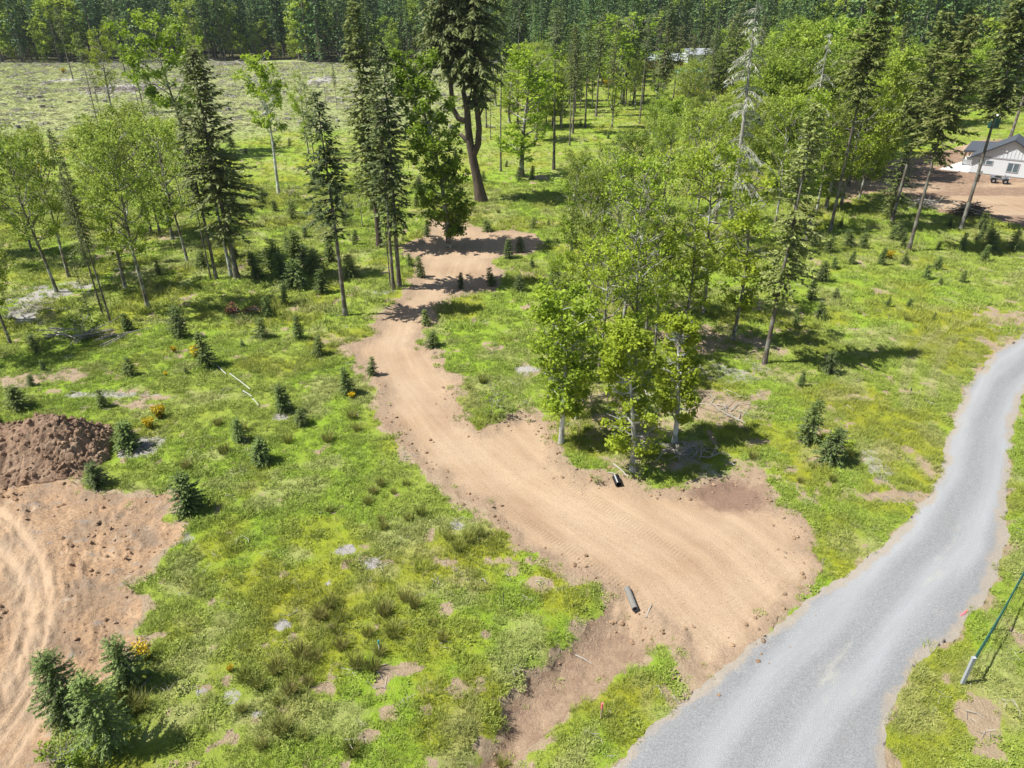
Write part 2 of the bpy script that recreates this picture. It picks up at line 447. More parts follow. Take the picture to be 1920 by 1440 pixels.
def mat_meadow():
    t = NT('meadow')
    g = grass_colour(t, False)
    fine = t.noise(14, 5, .7)
    g = t.mix(t.ramp(fine, (.3, 1.), (.62, 0.)), g, t.mix(.35, g, (.16, .14, .06)))
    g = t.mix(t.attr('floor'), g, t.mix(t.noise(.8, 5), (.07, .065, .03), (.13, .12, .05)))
    soil = t.mix(t.noise(5, 6, .7), (.26, .185, .115), (.50, .39, .26))
    grey = t.mix(t.noise(18, 4, .7), (.16, .14, .12), (.62, .59, .55))
    br = t.math('ADD', t.attr('bare'), t.math('MULTIPLY', t.math('SUBTRACT', t.noise(6, 5, .7), .5), 1.3))
    c = t.mix(t.ramp(br, (.32, 0.), (.58, 1.)), g, soil)
    gr = t.math('ADD', t.attr('grey'), t.math('MULTIPLY', t.math('SUBTRACT', t.noise(7, 5, .7), .5), 1.3))
    c = t.mix(t.ramp(gr, (.35, 0.), (.6, 1.)), c, grey)
    t.color(c)
    h = t.math('ADD', t.noise(11, 5, .75), t.math('MULTIPLY', t.noise(2.2, 4), 1.2))
    t.bump(h, .16, .8)
    return t.m

def mat_track():
    t = NT('graded_soil')
    uv = t.n.new('ShaderNodeCombineXYZ')
    t.l(t.attr('along'), uv.inputs[0]); t.l(t.attr('across'), uv.inputs[1])
    streak = t.noise(1.0, 6, .65, uv.outputs[0], (.10, 1.1, 1))
    streak2 = t.noise(1.0, 6, .7, uv.outputs[0], (.35, 5, 1))
    big = t.noise(.22, 4)
    grain = t.noise(16, 5, .7)
    c = t.mix(t.ramp(streak, (.3, 0.), (.7, 1.)), (.265, .175, .105), (.41, .29, .18))
    c = t.mix(t.ramp(big, (.35, 0.), (.65, 1.)), c, t.mix(.45, c, (.50, .385, .265)))
    c = t.mix(t.math('MULTIPLY', t.ramp(streak2, (.30, 1.), (.5, 0.)), .22), c, (.30, .20, .13))
    # loose crumbled margin, damp brown corner
    mg = t.math('ADD', t.attr('margin'), t.math('MULTIPLY', t.math('SUBTRACT', t.noise(3, 5, .7), .5), 1.2))
    c = t.mix(t.ramp(mg, (.3, 0.), (.8, .75)), c, t.mix(t.noise(9, 5, .75), (.19, .125, .08), (.47, .35, .235)))
    dp = t.math('ADD', t.attr('damp'), t.math('MULTIPLY', t.math('SUBTRACT', t.noise(1.5, 5, .7), .5), .9))
    c = t.mix(t.ramp(dp, (.35, 0.), (.7, .9)), c, t.mix(t.noise(7, 4), (.13, .075, .05), (.25, .16, .115)))
    speck = t.ramp(t.noise(22, 3, .6), (.60, 0.), (.68, .6))
    c = t.mix(speck, c, (.58, .47, .36))
    dark = t.ramp(t.noise(21, 2, .5, None), (.32, .7), (.40, 0.))
    c = t.mix(dark, c, (.17, .11, .07))
    t.color(c)
    # tread of a tracked machine, pressed in along its path
    w = t.n.new('ShaderNodeTexWave'); w.wave_type = 'BANDS'; w.bands_direction = 'X'
    w.inputs['Scale'].default_value = 1.9; w.inputs['Distortion'].default_value = .8
    t.l(uv.outputs[0], w.inputs['Vector'])
    lug = t.math('MULTIPLY', w.outputs['Fac'], t.attr('tread'))
    h = t.math('ADD', t.math('MULTIPLY', grain, .5), t.math('MULTIPLY', lug, .4))
    h = t.math('ADD', h, t.math('MULTIPLY', streak2, .35))
    h = t.math('ADD', h, t.math('MULTIPLY', t.math('MULTIPLY', t.noise(5, 6, .75), t.attr('margin')), 2.2))
    t.bump(h, .05, 1.)
    return t.m

def mat_pit():
    t = NT('excavated_clay')
    n = t.noise(.45, 5, .65)
    c = t.ramp(n, (.30, (.24, .185, .13)), (.43, (.34, .24, .155)), (.55, (.44, .285, .165)), (.68, (.54, .39, .245)))
    fine = t.noise(7, 6, .75)
    c = t.mix(t.ramp(fine, (.34, .8), (.58, 0.)), c, (.20, .13, .08))
    c = t.mix(t.ramp(t.noise(1.1, 5, .7), (.60, 0.), (.72, .6)), c, (.54, .45, .34))
    c = t.mix(t.ramp(t.noise(.9, 4, .6, None, (1, 1.7, 1)), (.60, 0.), (.68, .7)), c, (.27, .25, .22))
    c = t.mix(t.math('MULTIPLY', t.attr('smooth'), .75), c, t.mix(t.noise(.8, 5), (.42, .29, .18), (.58, .44, .30)))
    t.color(c)
    t.bump(t.math('ADD', fine, t.noise(2.5, 4)), .10, 1.)
    return t.m

def mat_gravel():
    t = NT('gravel')
    sp = t.n.new('ShaderNodeTexVoronoi'); sp.inputs['Scale'].default_value = 34
    t.l(t.pos(), sp.inputs['Vector'])
    g = t.mix(sp.outputs['Color'], (.26, .275, .29), (.44, .455, .465))
    sep = t.n.new('ShaderNodeSeparateColor'); t.l(sp.outputs['Color'], sep.inputs[0])
    g = t.mix(sep.outputs[0], (.195, .197, .198), (.305, .308, .31))
    uv = t.n.new('ShaderNodeCombineXYZ')
    t.l(t.attr('along'), uv.inputs[0]); t.l(t.attr('across'), uv.inputs[1])
    a = t.math('ADD', t.attr('across'), t.math('MULTIPLY', t.math('SUBTRACT', t.noise(1, 3, .5, uv.outputs[0], (.15, .4, 1)), .5), 1.2))
    band = t.math('COSINE', t.math('MULTIPLY', t.math('ABSOLUTE', t.math('SUBTRACT', t.math('ABSOLUTE', a), .85)), 3.0))
    wheel = t.math('MULTIPLY', t.ramp(t.math('ABSOLUTE', t.math('SUBTRACT', t.math('ABSOLUTE', a), .95)), (.15, 1.), (.75, 0.)), .62)
    g = t.mix(wheel, g, (.375, .385, .39))
    st = t.noise(1, 5, .6, uv.outputs[0], (.12, 1.7, 1))
    g = t.mix(t.ramp(st, (.35, .45), (.6, 0.)), g, t.mix(.55, g, (.20, .195, .185)))
    g = t.mix(t.ramp(t.noise(.5, 5, .7, uv.outputs[0], (.35, 1.4, 1)), (.6, 0.), (.72, .45)), g, (.44, .42, .35))
    mg = t.math('ADD', t.attr('margin'), t.math('MULTIPLY', t.math('SUBTRACT', t.noise(4, 5, .7), .5), 1.))
    g = t.mix(t.ramp(mg, (.45, 0.), (.85, .8)), g, t.mix(t.noise(12, 5, .7), (.20, .17, .13), (.48, .41, .32)))
    t.color(g)
    t.bump(t.math('ADD', sp.outputs['Distance'], t.noise(40, 2)), .02, .8)
    return t.m

def mat_blade(name):
    t = NT(name)
    g = grass_colour(t, True)
    v = t.attr('tone')
    g = t.mix(v, t.mix(.50, g, (.09, .15, .015)), t.mix(.34, g, (.62, .66, .20)))
    t.color(g)
    t.bsdf.inputs['Roughness'].default_value = .6
    t.translucent(g, .30)
    upnormal(t, .5, [t.bsdf])
    return t.m

M = {}
M['meadow'] = mat_meadow(); M['track'] = mat_track(); M['pit'] = mat_pit(); M['gravel'] = mat_gravel(); M['blade'] = mat_blade('grass_blade')
M['fir'] = foliage('fir_needles', (.045, .075, .022), (.21, .275, .090), (.28, .28, .10), .25)
M['firfar'] = foliage('far_fir_needles', (.030, .075, .030), (.14, .25, .085), (.24, .33, .08), .2)
M['sapling'] = foliage('sapling_needles', (.025, .048, .014), (.17, .24, .065), (.34, .42, .10), .2, hue=.55)
M['sapling_light'] = foliage('young_needles', (.04, .075, .02), (.26, .36, .10), (.30, .40, .10), .25)
M['fir_light'] = foliage('olive_fir_needles', (.06, .09, .024), (.29, .36, .095), (.36, .36, .11), .28)
M['maple'] = foliage('maple_leaves', (.11, .21, .018), (.44, .58, .055), (.52, .58, .05), .45)
M['oak'] = foliage('oak_leaves', (.13, .22, .025), (.45, .56, .085), (.50, .54, .10), .42)
M['lush'] = foliage('green_leaves', (.11, .20, .022), (.40, .54, .07), (.50, .56, .07), .42)
M['lichen'] = foliage('lichen_twigs', (.25, .26, .20), (.52, .54, .42), None, .2)
M['broom'] = foliage('broom_flowers', (.10, .15, .02), (.80, .56, .015), None, .3)
M['rush'] = foliage('rush_stems', (.12, .15, .022), (.36, .38, .09), (.36, .30, .12), .3)
M['bark_fir'] = bark('fir_bark', (.07, .055, .042), (.20, .17, .14), 1, (.24, .23, .20))
M['bark_red'] = bark('old_fir_bark', (.05, .038, .032), (.16, .12, .095), .6)
M['bark_oak'] = bark('oak_bark', (.085, .07, .052), (.24, .21, .165), 1, (.42, .43, .36))
M['bark_pale'] = bark('pale_bark', (.22, .21, .19), (.50, .50, .46), 1, (.62, .64, .60))
M['bark_dead'] = bark('weathered_wood', (.20, .18, .15), (.48, .45, .40), 2)
M['debris'] = plain('weathered_slash', (.36, .33, .28), .9, .1, .4, 3)

# ---------------------------------------------------------------- the ground mesh, split along its edges
def build_ground():
    ys = [-40., -30, -20, -10, 0]; y = 5.
    while y < 1450:
        ys.append(y)
        y += .0062 * (y + 8) * (1 if y < 75 else (2 if y < 280 else 9))
    ys = np.array(ys)
    us = np.linspace(-1.5, 1.5, 600)
    U, Y = np.meshgrid(us, ys)
    X = U * (.63 * np.maximum(Y, 0) + 7.3)
    ny, nx = X.shape
    x, y = X.ravel().copy(), Y.ravel().copy()
    cell = np.maximum((us[1] - us[0]) * (.63 * np.maximum(y, 0) + 7.3), .0062 * (y + 8))
    def raw(x, y):
        F = fields(x, y); return F
    F = raw(x, y)
    for key in ('yard', 'pit', 'ditch', 'track', 'gravel'):
        near = np.where((np.abs(F[key]) < cell * .75) & (y > 4) & (y < 160))[0]
        if not len(near): continue
        e = .03
        f0 = F[key][near]
        fx = (fields(x[near] + e, y[near])[key] - f0) / e
        fy = (fields(x[near], y[near] + e)[key] - f0) / e
        g2 = np.maximum(fx * fx + fy * fy, .25)
        st = np.clip(-f0 / g2, -.6 * cell[near], .6 * cell[near])
        x[near] += st * fx; y[near] += st * fy
        Fn = fields(x[near], y[near])
        for k in F: F[k][near] = Fn[k]
    z = height(x, y, F)
    V = np.stack([x, y, z], 1)
    i = np.arange(ny - 1)[:, None] * nx + np.arange(nx - 1)[None]
    Q = np.stack([i, i + 1, i + 1 + nx, i + nx], -1).reshape(-1, 4)
    def inside(key):
        return F[key][Q].mean(1) < 0
    cls = np.zeros(len(Q), int)
    cls[inside('yard')] = 4
    cls[inside('ditch')] = 3
    cls[inside('pit')] = 5
    cls[inside('track')] = 2
    cls[inside('gravel')] = 1
    cen = V[Q].mean(1)
    cls[cen[:, 1] < 4.5] = 0
    def sub(k):
        q = Q[cls == k]; u, inv = np.unique(q, return_inverse=True)
        return u, inv.reshape(q.shape)
    def mk(name, k, mat, attrs, **kw):
        u, q = sub(k)
        me = make_mesh(name, V[u], q, [mat], attrs={a: f(u) for a, f in attrs.items()}, smooth=True)
        o = link(name, me); tag(o, kind='structure', **kw); return o
    at = {k: (lambda u, k=k: F[k][u]) for k in ('bare', 'grey', 'olive', 'lush', 'dry', 'far', 'floor')}
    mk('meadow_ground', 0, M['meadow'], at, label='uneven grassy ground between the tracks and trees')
    s1, t1 = line_st(TRACK_C, x, y)
    s2, t2 = line_st(GRAVEL_C, x, y)
    tread = sum(np.exp(-((t1 - c) / .22) ** 2) for c in (-1.75, 1.55))
    margin = sstep(-1.5, -.1, F['track'] + .5 * fbm(x / 1.4, y / 1.4, 91, 3))
    dc = G(1370, 930); dc2 = G(980, 800); dc3 = G(1010, 1040)
    damp = np.maximum(np.exp(-((x - dc[0]) / 2.2) ** 2 - ((y - dc[1]) / 1.5) ** 2), .45 * np.exp(-((x - dc3[0]) / 1.6) ** 2 - ((y - dc3[1]) / 1.) ** 2))
    trk = {'along': lambda u: s1[u], 'across': lambda u: t1[u], 'tread': lambda u: tread[u], 'margin': lambda u: margin[u], 'damp': lambda u: damp[u]}
    mk('dirt_track', 2, M['track'], trk, label='freshly graded tan dirt track curving up from the gravel road')
    mk('bare_ditch', 3, M['track'], {**trk, 'margin': lambda u: np.ones(len(u)), 'damp': lambda u: .45 + 0 * s1[u], 'tread': lambda u: 0 * s1[u]},
       label='scraped brown drainage ditch beside the road junction')
    mk('dirt_yard', 4, M['track'], {**trk, 'margin': lambda u: .35 + 0 * s1[u], 'tread': lambda u: 0 * s1[u],
        'damp': lambda u: (.62 * (vn(x[u] / 6, y[u] / 3, 8) > .0) * sstep(.25, .6, vn(x[u] / 9, y[u] / 2.4, 77)))}, label='bare tan yard around the pale house')
    sm = np.zeros(x.shape)
    for A, w in PIT_RUTS:
        _, t = line_st(A, x, y); sm = np.maximum(sm, np.exp(-(t / (w * 3.)) ** 2))
    mk('excavated_ground', 5, M['pit'], {'smooth': lambda u: sm[u]}, label='churned orange and brown clay of the excavated corner')
    gm = sstep(-.75, .0, F['gravel'] + .3 * fbm(x / 1.5, y / 1.5, 92, 3))
    mk('gravel_road', 1, M['gravel'], {'along': lambda u: s2[u], 'across': lambda u: t2[u], 'margin': lambda u: gm[u]},
       label='blue-grey gravel road curving along the right edge')

build_ground()

# ---------------------------------------------------------------- scatter of uncountable cover (geometry nodes)
def scatter(name, P, scale, rot, pick, protos, attrs, label):
    me = bpy.data.meshes.new(name)
    me.vertices.add(len(P)); me.vertices.foreach_set('co', np.asarray(P, np.float32).ravel())
    def fa(k, v, typ='FLOAT', f='value'):
        a = me.attributes.new(k, typ, 'POINT'); a.data.foreach_set(f, np.asarray(v).ravel())
    fa('size', np.asarray(scale, np.float32)); fa('turn', np.asarray(rot, np.float32), 'FLOAT_VECTOR', 'vector')
    fa('pick', np.asarray(pick, np.int32), 'INT')
    for k, v in attrs.items(): fa(k, np.asarray(v, np.float32))
    o = link(name, me); tag(o, label=label, kind='stuff')
    c = bpy.data.collections.new(name + '_kinds')
    for i, p in enumerate(protos): p.name = '%s_kind_%02d' % (name, i); c.objects.link(p)
    g = bpy.data.node_groups.new(name, 'GeometryNodeTree')
    g.interface.new_socket('Geometry', in_out='INPUT', socket_type='NodeSocketGeometry')
    g.interface.new_socket('Geometry', in_out='OUTPUT', socket_type='NodeSocketGeometry')
    n = g.nodes; gi = n.new('NodeGroupInput'); go = n.new('NodeGroupOutput')
    ip = n.new('GeometryNodeInstanceOnPoints'); ci = n.new('GeometryNodeCollectionInfo')
    ci.inputs['Collection'].default_value = c; ci.inputs['Separate Children'].default_value = True; ci.inputs['Reset Children'].default_value = True
    def na(k, typ):
        a = n.new('GeometryNodeInputNamedAttribute'); a.data_type = typ; a.inputs['Name'].default_value = k
        return a.outputs['Attribute']
    L = g.links.new
    m2p = n.new('GeometryNodeMeshToPoints')
    L(gi.outputs[0], m2p.inputs[0]); L(m2p.outputs[0], ip.inputs['Points'])
    L(ci.outputs[0], ip.inputs['Instance']); ip.inputs['Pick Instance'].default_value = True
    L(na('pick', 'INT'), ip.inputs['Instance Index']); L(na('turn', 'FLOAT_VECTOR'), ip.inputs['Rotation']); L(na('size', 'FLOAT'), ip.inputs['Scale'])
    L(ip.outputs[0], go.inputs[0])
    md = o.modifiers.new('scatter', 'NODES'); md.node_group = g
    return o

def proto(me):
    return bpy.data.objects.new(me.name, me)

def blades(n, rad, h0, h1, w, lean, seed, mat, bend=True):
    r = np.random.RandomState(seed)
    a = r.rand(n) * 6.283; d = rad * np.sqrt(r.rand(n)); b = r.rand(n) * 6.283
    x, y = d * np.cos(a), d * np.sin(a); h = h0 + (h1 - h0) * r.rand(n)
    ln = lean * (0.3 + r.rand(n)); o = a + r.randn(n) * .7
    wx, wy = w * np.cos(b) / 2, w * np.sin(b) / 2
    tx, ty = x + np.cos(o) * ln * h, y + np.sin(o) * ln * h
    mx, my = x + np.cos(o) * ln * h * .35, y + np.sin(o) * ln * h * .35
    V = np.stack([np.stack([x - wx, y - wy, 0 * x - .03], 1), np.stack([x + wx, y + wy, 0 * x - .03], 1),
                  np.stack([mx + wx, my + wy, h * .62], 1), np.stack([tx, ty, h], 1), np.stack([mx - wx, my - wy, h * .62], 1)], 1).reshape(-1, 3)
    F = np.arange(n)[:, None] * 5
    tone = np.repeat(r.rand(n), 5)
    return make_mesh('tuft', V, [F + np.array([0, 1, 2, 4]), F + np.array([4, 2, 3])], [mat], attrs={'tone': tone})

def weeds(n, rad, h, w, seed, mat):
    r = np.random.RandomState(seed)
    a = r.rand(n) * 6.283; d = rad * np.sqrt(r.rand(n))
    c = np.stack([d * np.cos(a), d * np.sin(a), h * (.2 + .8 * r.rand(n)) * (1 - .6 * (d / rad) ** 2)], 1)
    return leafquads('weed', c, w, r, mat, up=.9)

def leafquads(name, C, w, r, mat, up=.6, tone=None, lng=1.5, extra=None):
    """a small folded kite for every centre"""
    n = len(C)
    N = r.randn(n, 3) * .6; N[:, 2] += up; N /= np.linalg.norm(N, axis=1)[:, None]
    T = r.randn(n, 3); T -= (T * N).sum(1)[:, None] * N; T /= np.linalg.norm(T, axis=1)[:, None]
    B = np.cross(N, T)
    s = (w * (.6 + .8 * r.rand(n)))[:, None]
    V = np.stack([C - T * s * lng / 2, C + B * s * .5, C + T * s * lng / 2, C - B * s * .5], 1).reshape(-1, 3)
    F = np.arange(n)[:, None] * 4 + np.arange(4)
    if tone is None: tone = r.rand(n)
    return make_mesh(name, V, F, [mat], attrs={'tone': np.repeat(tone, 4)})

def scatter_points(y0, y1, dens, seed):
    r = np.random.RandomState(seed)
    hw = lambda y: (.66 * y + 8.5)
    area = .66 * (y1 * y1 - y0 * y0) + 17 * (y1 - y0)
    n = int(area * dens)
    # sample y with weight proportional to the fan's width
    y = y0 + (y1 - y0) * r.rand(int(n * 1.6)); keep = r.rand(len(y)) < hw(y) / hw(y1); y = y[keep][:n]
    x = (r.rand(len(y)) * 2 - 1) * hw(y)
    return x, y, r

def build_cover():
    B = M['blade']
    pr = [proto(blades(30, .20, .05, .12, .020, .8, 1, B)), proto(blades(30, .22, .04, .11, .024, 1.0, 2, B)),
          proto(blades(34, .22, .10, .22, .014, .55, 3, B)), proto(blades(34, .24, .12, .26, .014, .8, 4, B)),
          proto(weeds(40, .20, .09, .040, 5, B)), proto(weeds(46, .24, .15, .050, 6, B))]
    for nm, y0, y1, dens, sc, lab in (('meadow_grass', 9, 45, 52, 1.0, 'dense bright green grass and weeds of the near meadow'),
                                 ('middle_grass', 45, 90, 11, 1.7, 'bright green grass of the middle meadow'),
                                 ('far_grass', 90, 262, 3.4, 1.25, 'pale rough grass of the clear-cut field')):
        x, y, r = scatter_points(y0, y1, dens, int(y0))
        F = fields(x, y)
        bad = np.minimum.reduce([F['gravel'] - .02, F['track'], F['ditch'], F['pit'], F['yard']])
        p = sstep(-.02, .12, bad)
        cov = np.maximum(F['bare'], F['grey'])
        p = p * (1 - .93 * sstep(.30, .62, cov + .55 * fbm(x / .3, y / .3, 23, 2)))
        # a few strays on the loose margins
        p = np.maximum(p, .30 * (bad > -.9) * (F['gravel'] > -.15) * (F['pit'] > -.4) * sstep(.1, .45, fbm(x / .5, y / .5, 27, 3)) * (.15 + .85 * sstep(-.9, -.1, bad)))
        clump = 1 if y0 > 80 else sstep(-.35, .1, fbm(x / .9, y / .9, 24, 3))
        p = p * (.22 + .78 * clump)
        k = r.rand(len(x)) < p
        x, y = x[k], y[k]; F = {a: b[k] for a, b in F.items()}
        z = height(x, y, F)
        n = len(x)
        ol = F['olive']; u = r.rand(n)
        wl = sstep(-.1, .25, fbm(x / 2.4, y / 2.4, 25, 3))
        pick = np.where(u < .25 + .65 * ol * (1 - wl * .5), r.randint(2, 4, n), np.where(r.rand(n) < .25 + .6 * wl, r.randint(4, 6, n), r.randint(0, 2, n)))
        s = sc * (.5 + .6 * r.rand(n) ** 1.4) * (1 + .3 * fbm(x / .8, y / .8, 26, 3) * 2)
        rot = np.stack([r.randn(n) * .12, r.randn(n) * .12, r.rand(n) * 6.283], 1)
        scatter(nm, np.stack([x, y, z], 1), s, rot, pick, [proto(p_.data) for p_ in pr],
                {a: np.clip(F[a] + (r.randn(n) * .12 if a != 'far' else 0), 0, 1) for a in ('olive', 'lush', 'dry', 'far')}, lab)
    # clods and stones on churned ground
    cl = []
    for sd_ in range(4):
        r = np.random.RandomState(100 + sd_)
        import bmesh
        bm = bmesh.new(); bmesh.ops.create_icosphere(bm, subdivisions=1, radius=1)
        for v in bm.verts: v.co = v.co * (.7 + .6 * r.rand()); v.co.z *= .65
        me = bpy.data.meshes.new('clod'); bm.to_mesh(me); bm.free()
        me.materials.append(M['pit'] if sd_ < 4 else M['track']); cl.append(proto(me))
    x, y, r = scatter_points(9, 38, 22, 77)
    F = fields(x, y)
    ed = np.exp(-((F['track'] + .35) / .6) ** 2) * .30 + np.exp(-((F['ditch'] + .2) / .3) ** 2) * .1
    p = (F['pit'] < -.05) * (.25 + .75 * sstep(0, .2, fbm(x / 2.6, y / 2.6, 18, 3))) * .34 + ed
    for A, w in PIT_RUTS:
        _, t = line_st(A, x, y); p = p * sstep(.3, .9, np.abs(t))
    k = r.rand(len(x)) < p
    x, y = x[k], y[k]; n = len(x)
    s = .025 + .09 * r.rand(n) ** 3
    rot = np.stack([r.randn(n) * .4, r.randn(n) * .4, r.rand(n) * 6.283], 1)
    scatter('clay_clods', np.stack([x, y, height(x, y) + .3 * s], 1), s, rot, r.randint(0, 4, n), cl, {}, 'crumbled clay clods scattered over the churned ground')
    # weathered twigs and slash in the grass and under the trees
    tw = []
    for i in range(4):
        r = np.random.RandomState(300 + i); mb = MB()
        for k in range(5):
            a = r.rand() * 6.28; L = .10 + .28 * r.rand(); c = r.randn(2) * .16
            mb.tube([(c[0] - math.cos(a) * L / 2, c[1] - math.sin(a) * L / 2, .02), (c[0] + math.cos(a) * L / 2, c[1] + math.sin(a) * L / 2, .03 + .05 * r.rand())], [.009, .005], 3, False)
        me = bpy.data.meshes.new('twig'); me.from_pydata(mb.v, [], mb.f); me.materials.append(M['debris']); tw.append(proto(me))
    x, y, r = scatter_points(9, 75, 6, 78)
    F = fields(x, y)
    bad = np.minimum.reduce([F['gravel'], F['track'], F['ditch'], F['pit'], F['yard']])
    p = (bad > .1) * np.clip(.8 * F['grey'] + .16 * F['bare'] + .03, 0, 1)
    k = r.rand(len(x)) < p
    x, y = x[k], y[k]; n = len(x)
    rot = np.stack([r.randn(n) * .1, r.randn(n) * .1, r.rand(n) * 6.283], 1)
    scatter('woody_slash', np.stack([x, y, height(x, y) + .03], 1), .6 + .9 * r.rand(n), rot, r.randint(0, 4, n), tw, {}, 'bleached twigs and slash lying in the grass')

build_cover()

def clearcut_slash():
    tw = []
    for i in range(3):
        r = np.random.RandomState(350 + i); mb = MB()
        for k in range(6):
            a = r.rand() * 6.28; L = .5 + .9 * r.rand(); c = r.randn(2) * .4
            mb.tube([(c[0] - math.cos(a) * L / 2, c[1] - math.sin(a) * L / 2, .03), (c[0] + math.cos(a) * L / 2, c[1] + math.sin(a) * L / 2, .10 + .3 * r.rand())], [.07, .03], 4, False)
        me = bpy.data.meshes.new('slash'); me.from_pydata(mb.v, [], mb.f); me.materials.append(M['bark_oak'] if i < 2 else M['debris']); tw.append(proto(me))
    x, y, r = scatter_points(95, 262, .16, 79)
    F = fields(x, y); k = (F['far'] > r.rand(len(x))) & (F['floor'] < .5) & (r.rand(len(x)) < .3 + .7 * vn(x / 9, y / 14, 80))
    x, y = x[k], y[k]; n = len(x)
    scatter('clearcut_slash', np.stack([x, y, height(x, y) + .02], 1), .45 + .9 * r.rand(n), np.stack([0 * x, 0 * x, r.rand(n) * 6.283], 1), r.randint(0, 3, n), tw, {}, 'dark logging slash dotted over the clear-cut field')
clearcut_slash()

# ---------------------------------------------------------------- trees
def tube_np(path, rad, n=6):
    """vertices and quads of a tapered tube along a path (k,3)"""
    P = np.asarray(path, float); k = len(P); rad = np.asarray(rad, float)
    D = np.gradient(P, axis=0); D /= np.linalg.norm(D, axis=1)[:, None] + 1e-9
    ref = np.where(np.abs(D[:, 2:3]) < .9, np.array([[0, 0, 1.]]), np.array([[1., 0, 0]]))
    if np.abs(D[0, 2]) > .7: ref = np.repeat(np.array([[1., 0, 0]]), k, 0)
    A = np.cross(D, ref); A /= np.linalg.norm(A, axis=1)[:, None] + 1e-9
    B = np.cross(D, A)
    th = np.arange(n) / n * 2 * math.pi
    V = P[:, None] + rad[:, None, None] * (A[:, None] * np.cos(th)[None, :, None] + B[:, None] * np.sin(th)[None, :, None])
    i = np.arange(k - 1)[:, None] * n; j = np.arange(n)[None]
    F = np.stack([i + j, i + (j + 1) % n, i + n + (j + 1) % n, i + n + j], -1).reshape(-1, 4)
    return V.reshape(-1, 3), F

class Geo:
    def __init__(s): s.V = []; s.F = []; s.n = 0
    def tube(s, path, rad, n=6):
        v, f = tube_np(path, rad, n); s.V.append(v); s.F.append(f + s.n); s.n += len(v)
    def mesh(s, name, mat, smooth=True):
        return make_mesh(name, np.concatenate(s.V), np.concatenate(s.F), [mat], smooth=smooth)

def trunk_path(h, r, wob, lean=(0, 0), n=14):
    t = np.linspace(0, 1, n)
    a, b = r.rand(2) * 6.28
    x = wob * (np.sin(t * 4 + a) - math.sin(a)) * t + lean[0] * t ** 1.3
    y = wob * (np.sin(t * 3.3 + b) - math.sin(b)) * t + lean[1] * t ** 1.3
    return np.stack([x, y, t * h], 1)

def sprays(C, O, D, L, Wd, r, sag=.35):
    """needle sprays: kites leaving C outwards along D, sagging"""
    n = len(C)
    D = D + r.randn(n, 3) * .28; D[:, 2] -= sag * r.rand(n); D /= np.linalg.norm(D, axis=1)[:, None]
    N = r.randn(n, 3) * .45; N[:, 2] += 1; S_ = np.cross(D, N); S_ /= np.linalg.norm(S_, axis=1)[:, None] + 1e-9
    l = (L * (.6 + .8 * r.rand(n)))[:, None]; w = (Wd * (.6 + .8 * r.rand(n)))[:, None]
    M_ = C + D * l * .45
    dn = np.zeros((n, 3)); dn[:, 2] = -.12
    return np.stack([C, M_ + S_ * w + dn * l, C + D * l + dn * l * 1.6, M_ - S_ * w + dn * l], 1)

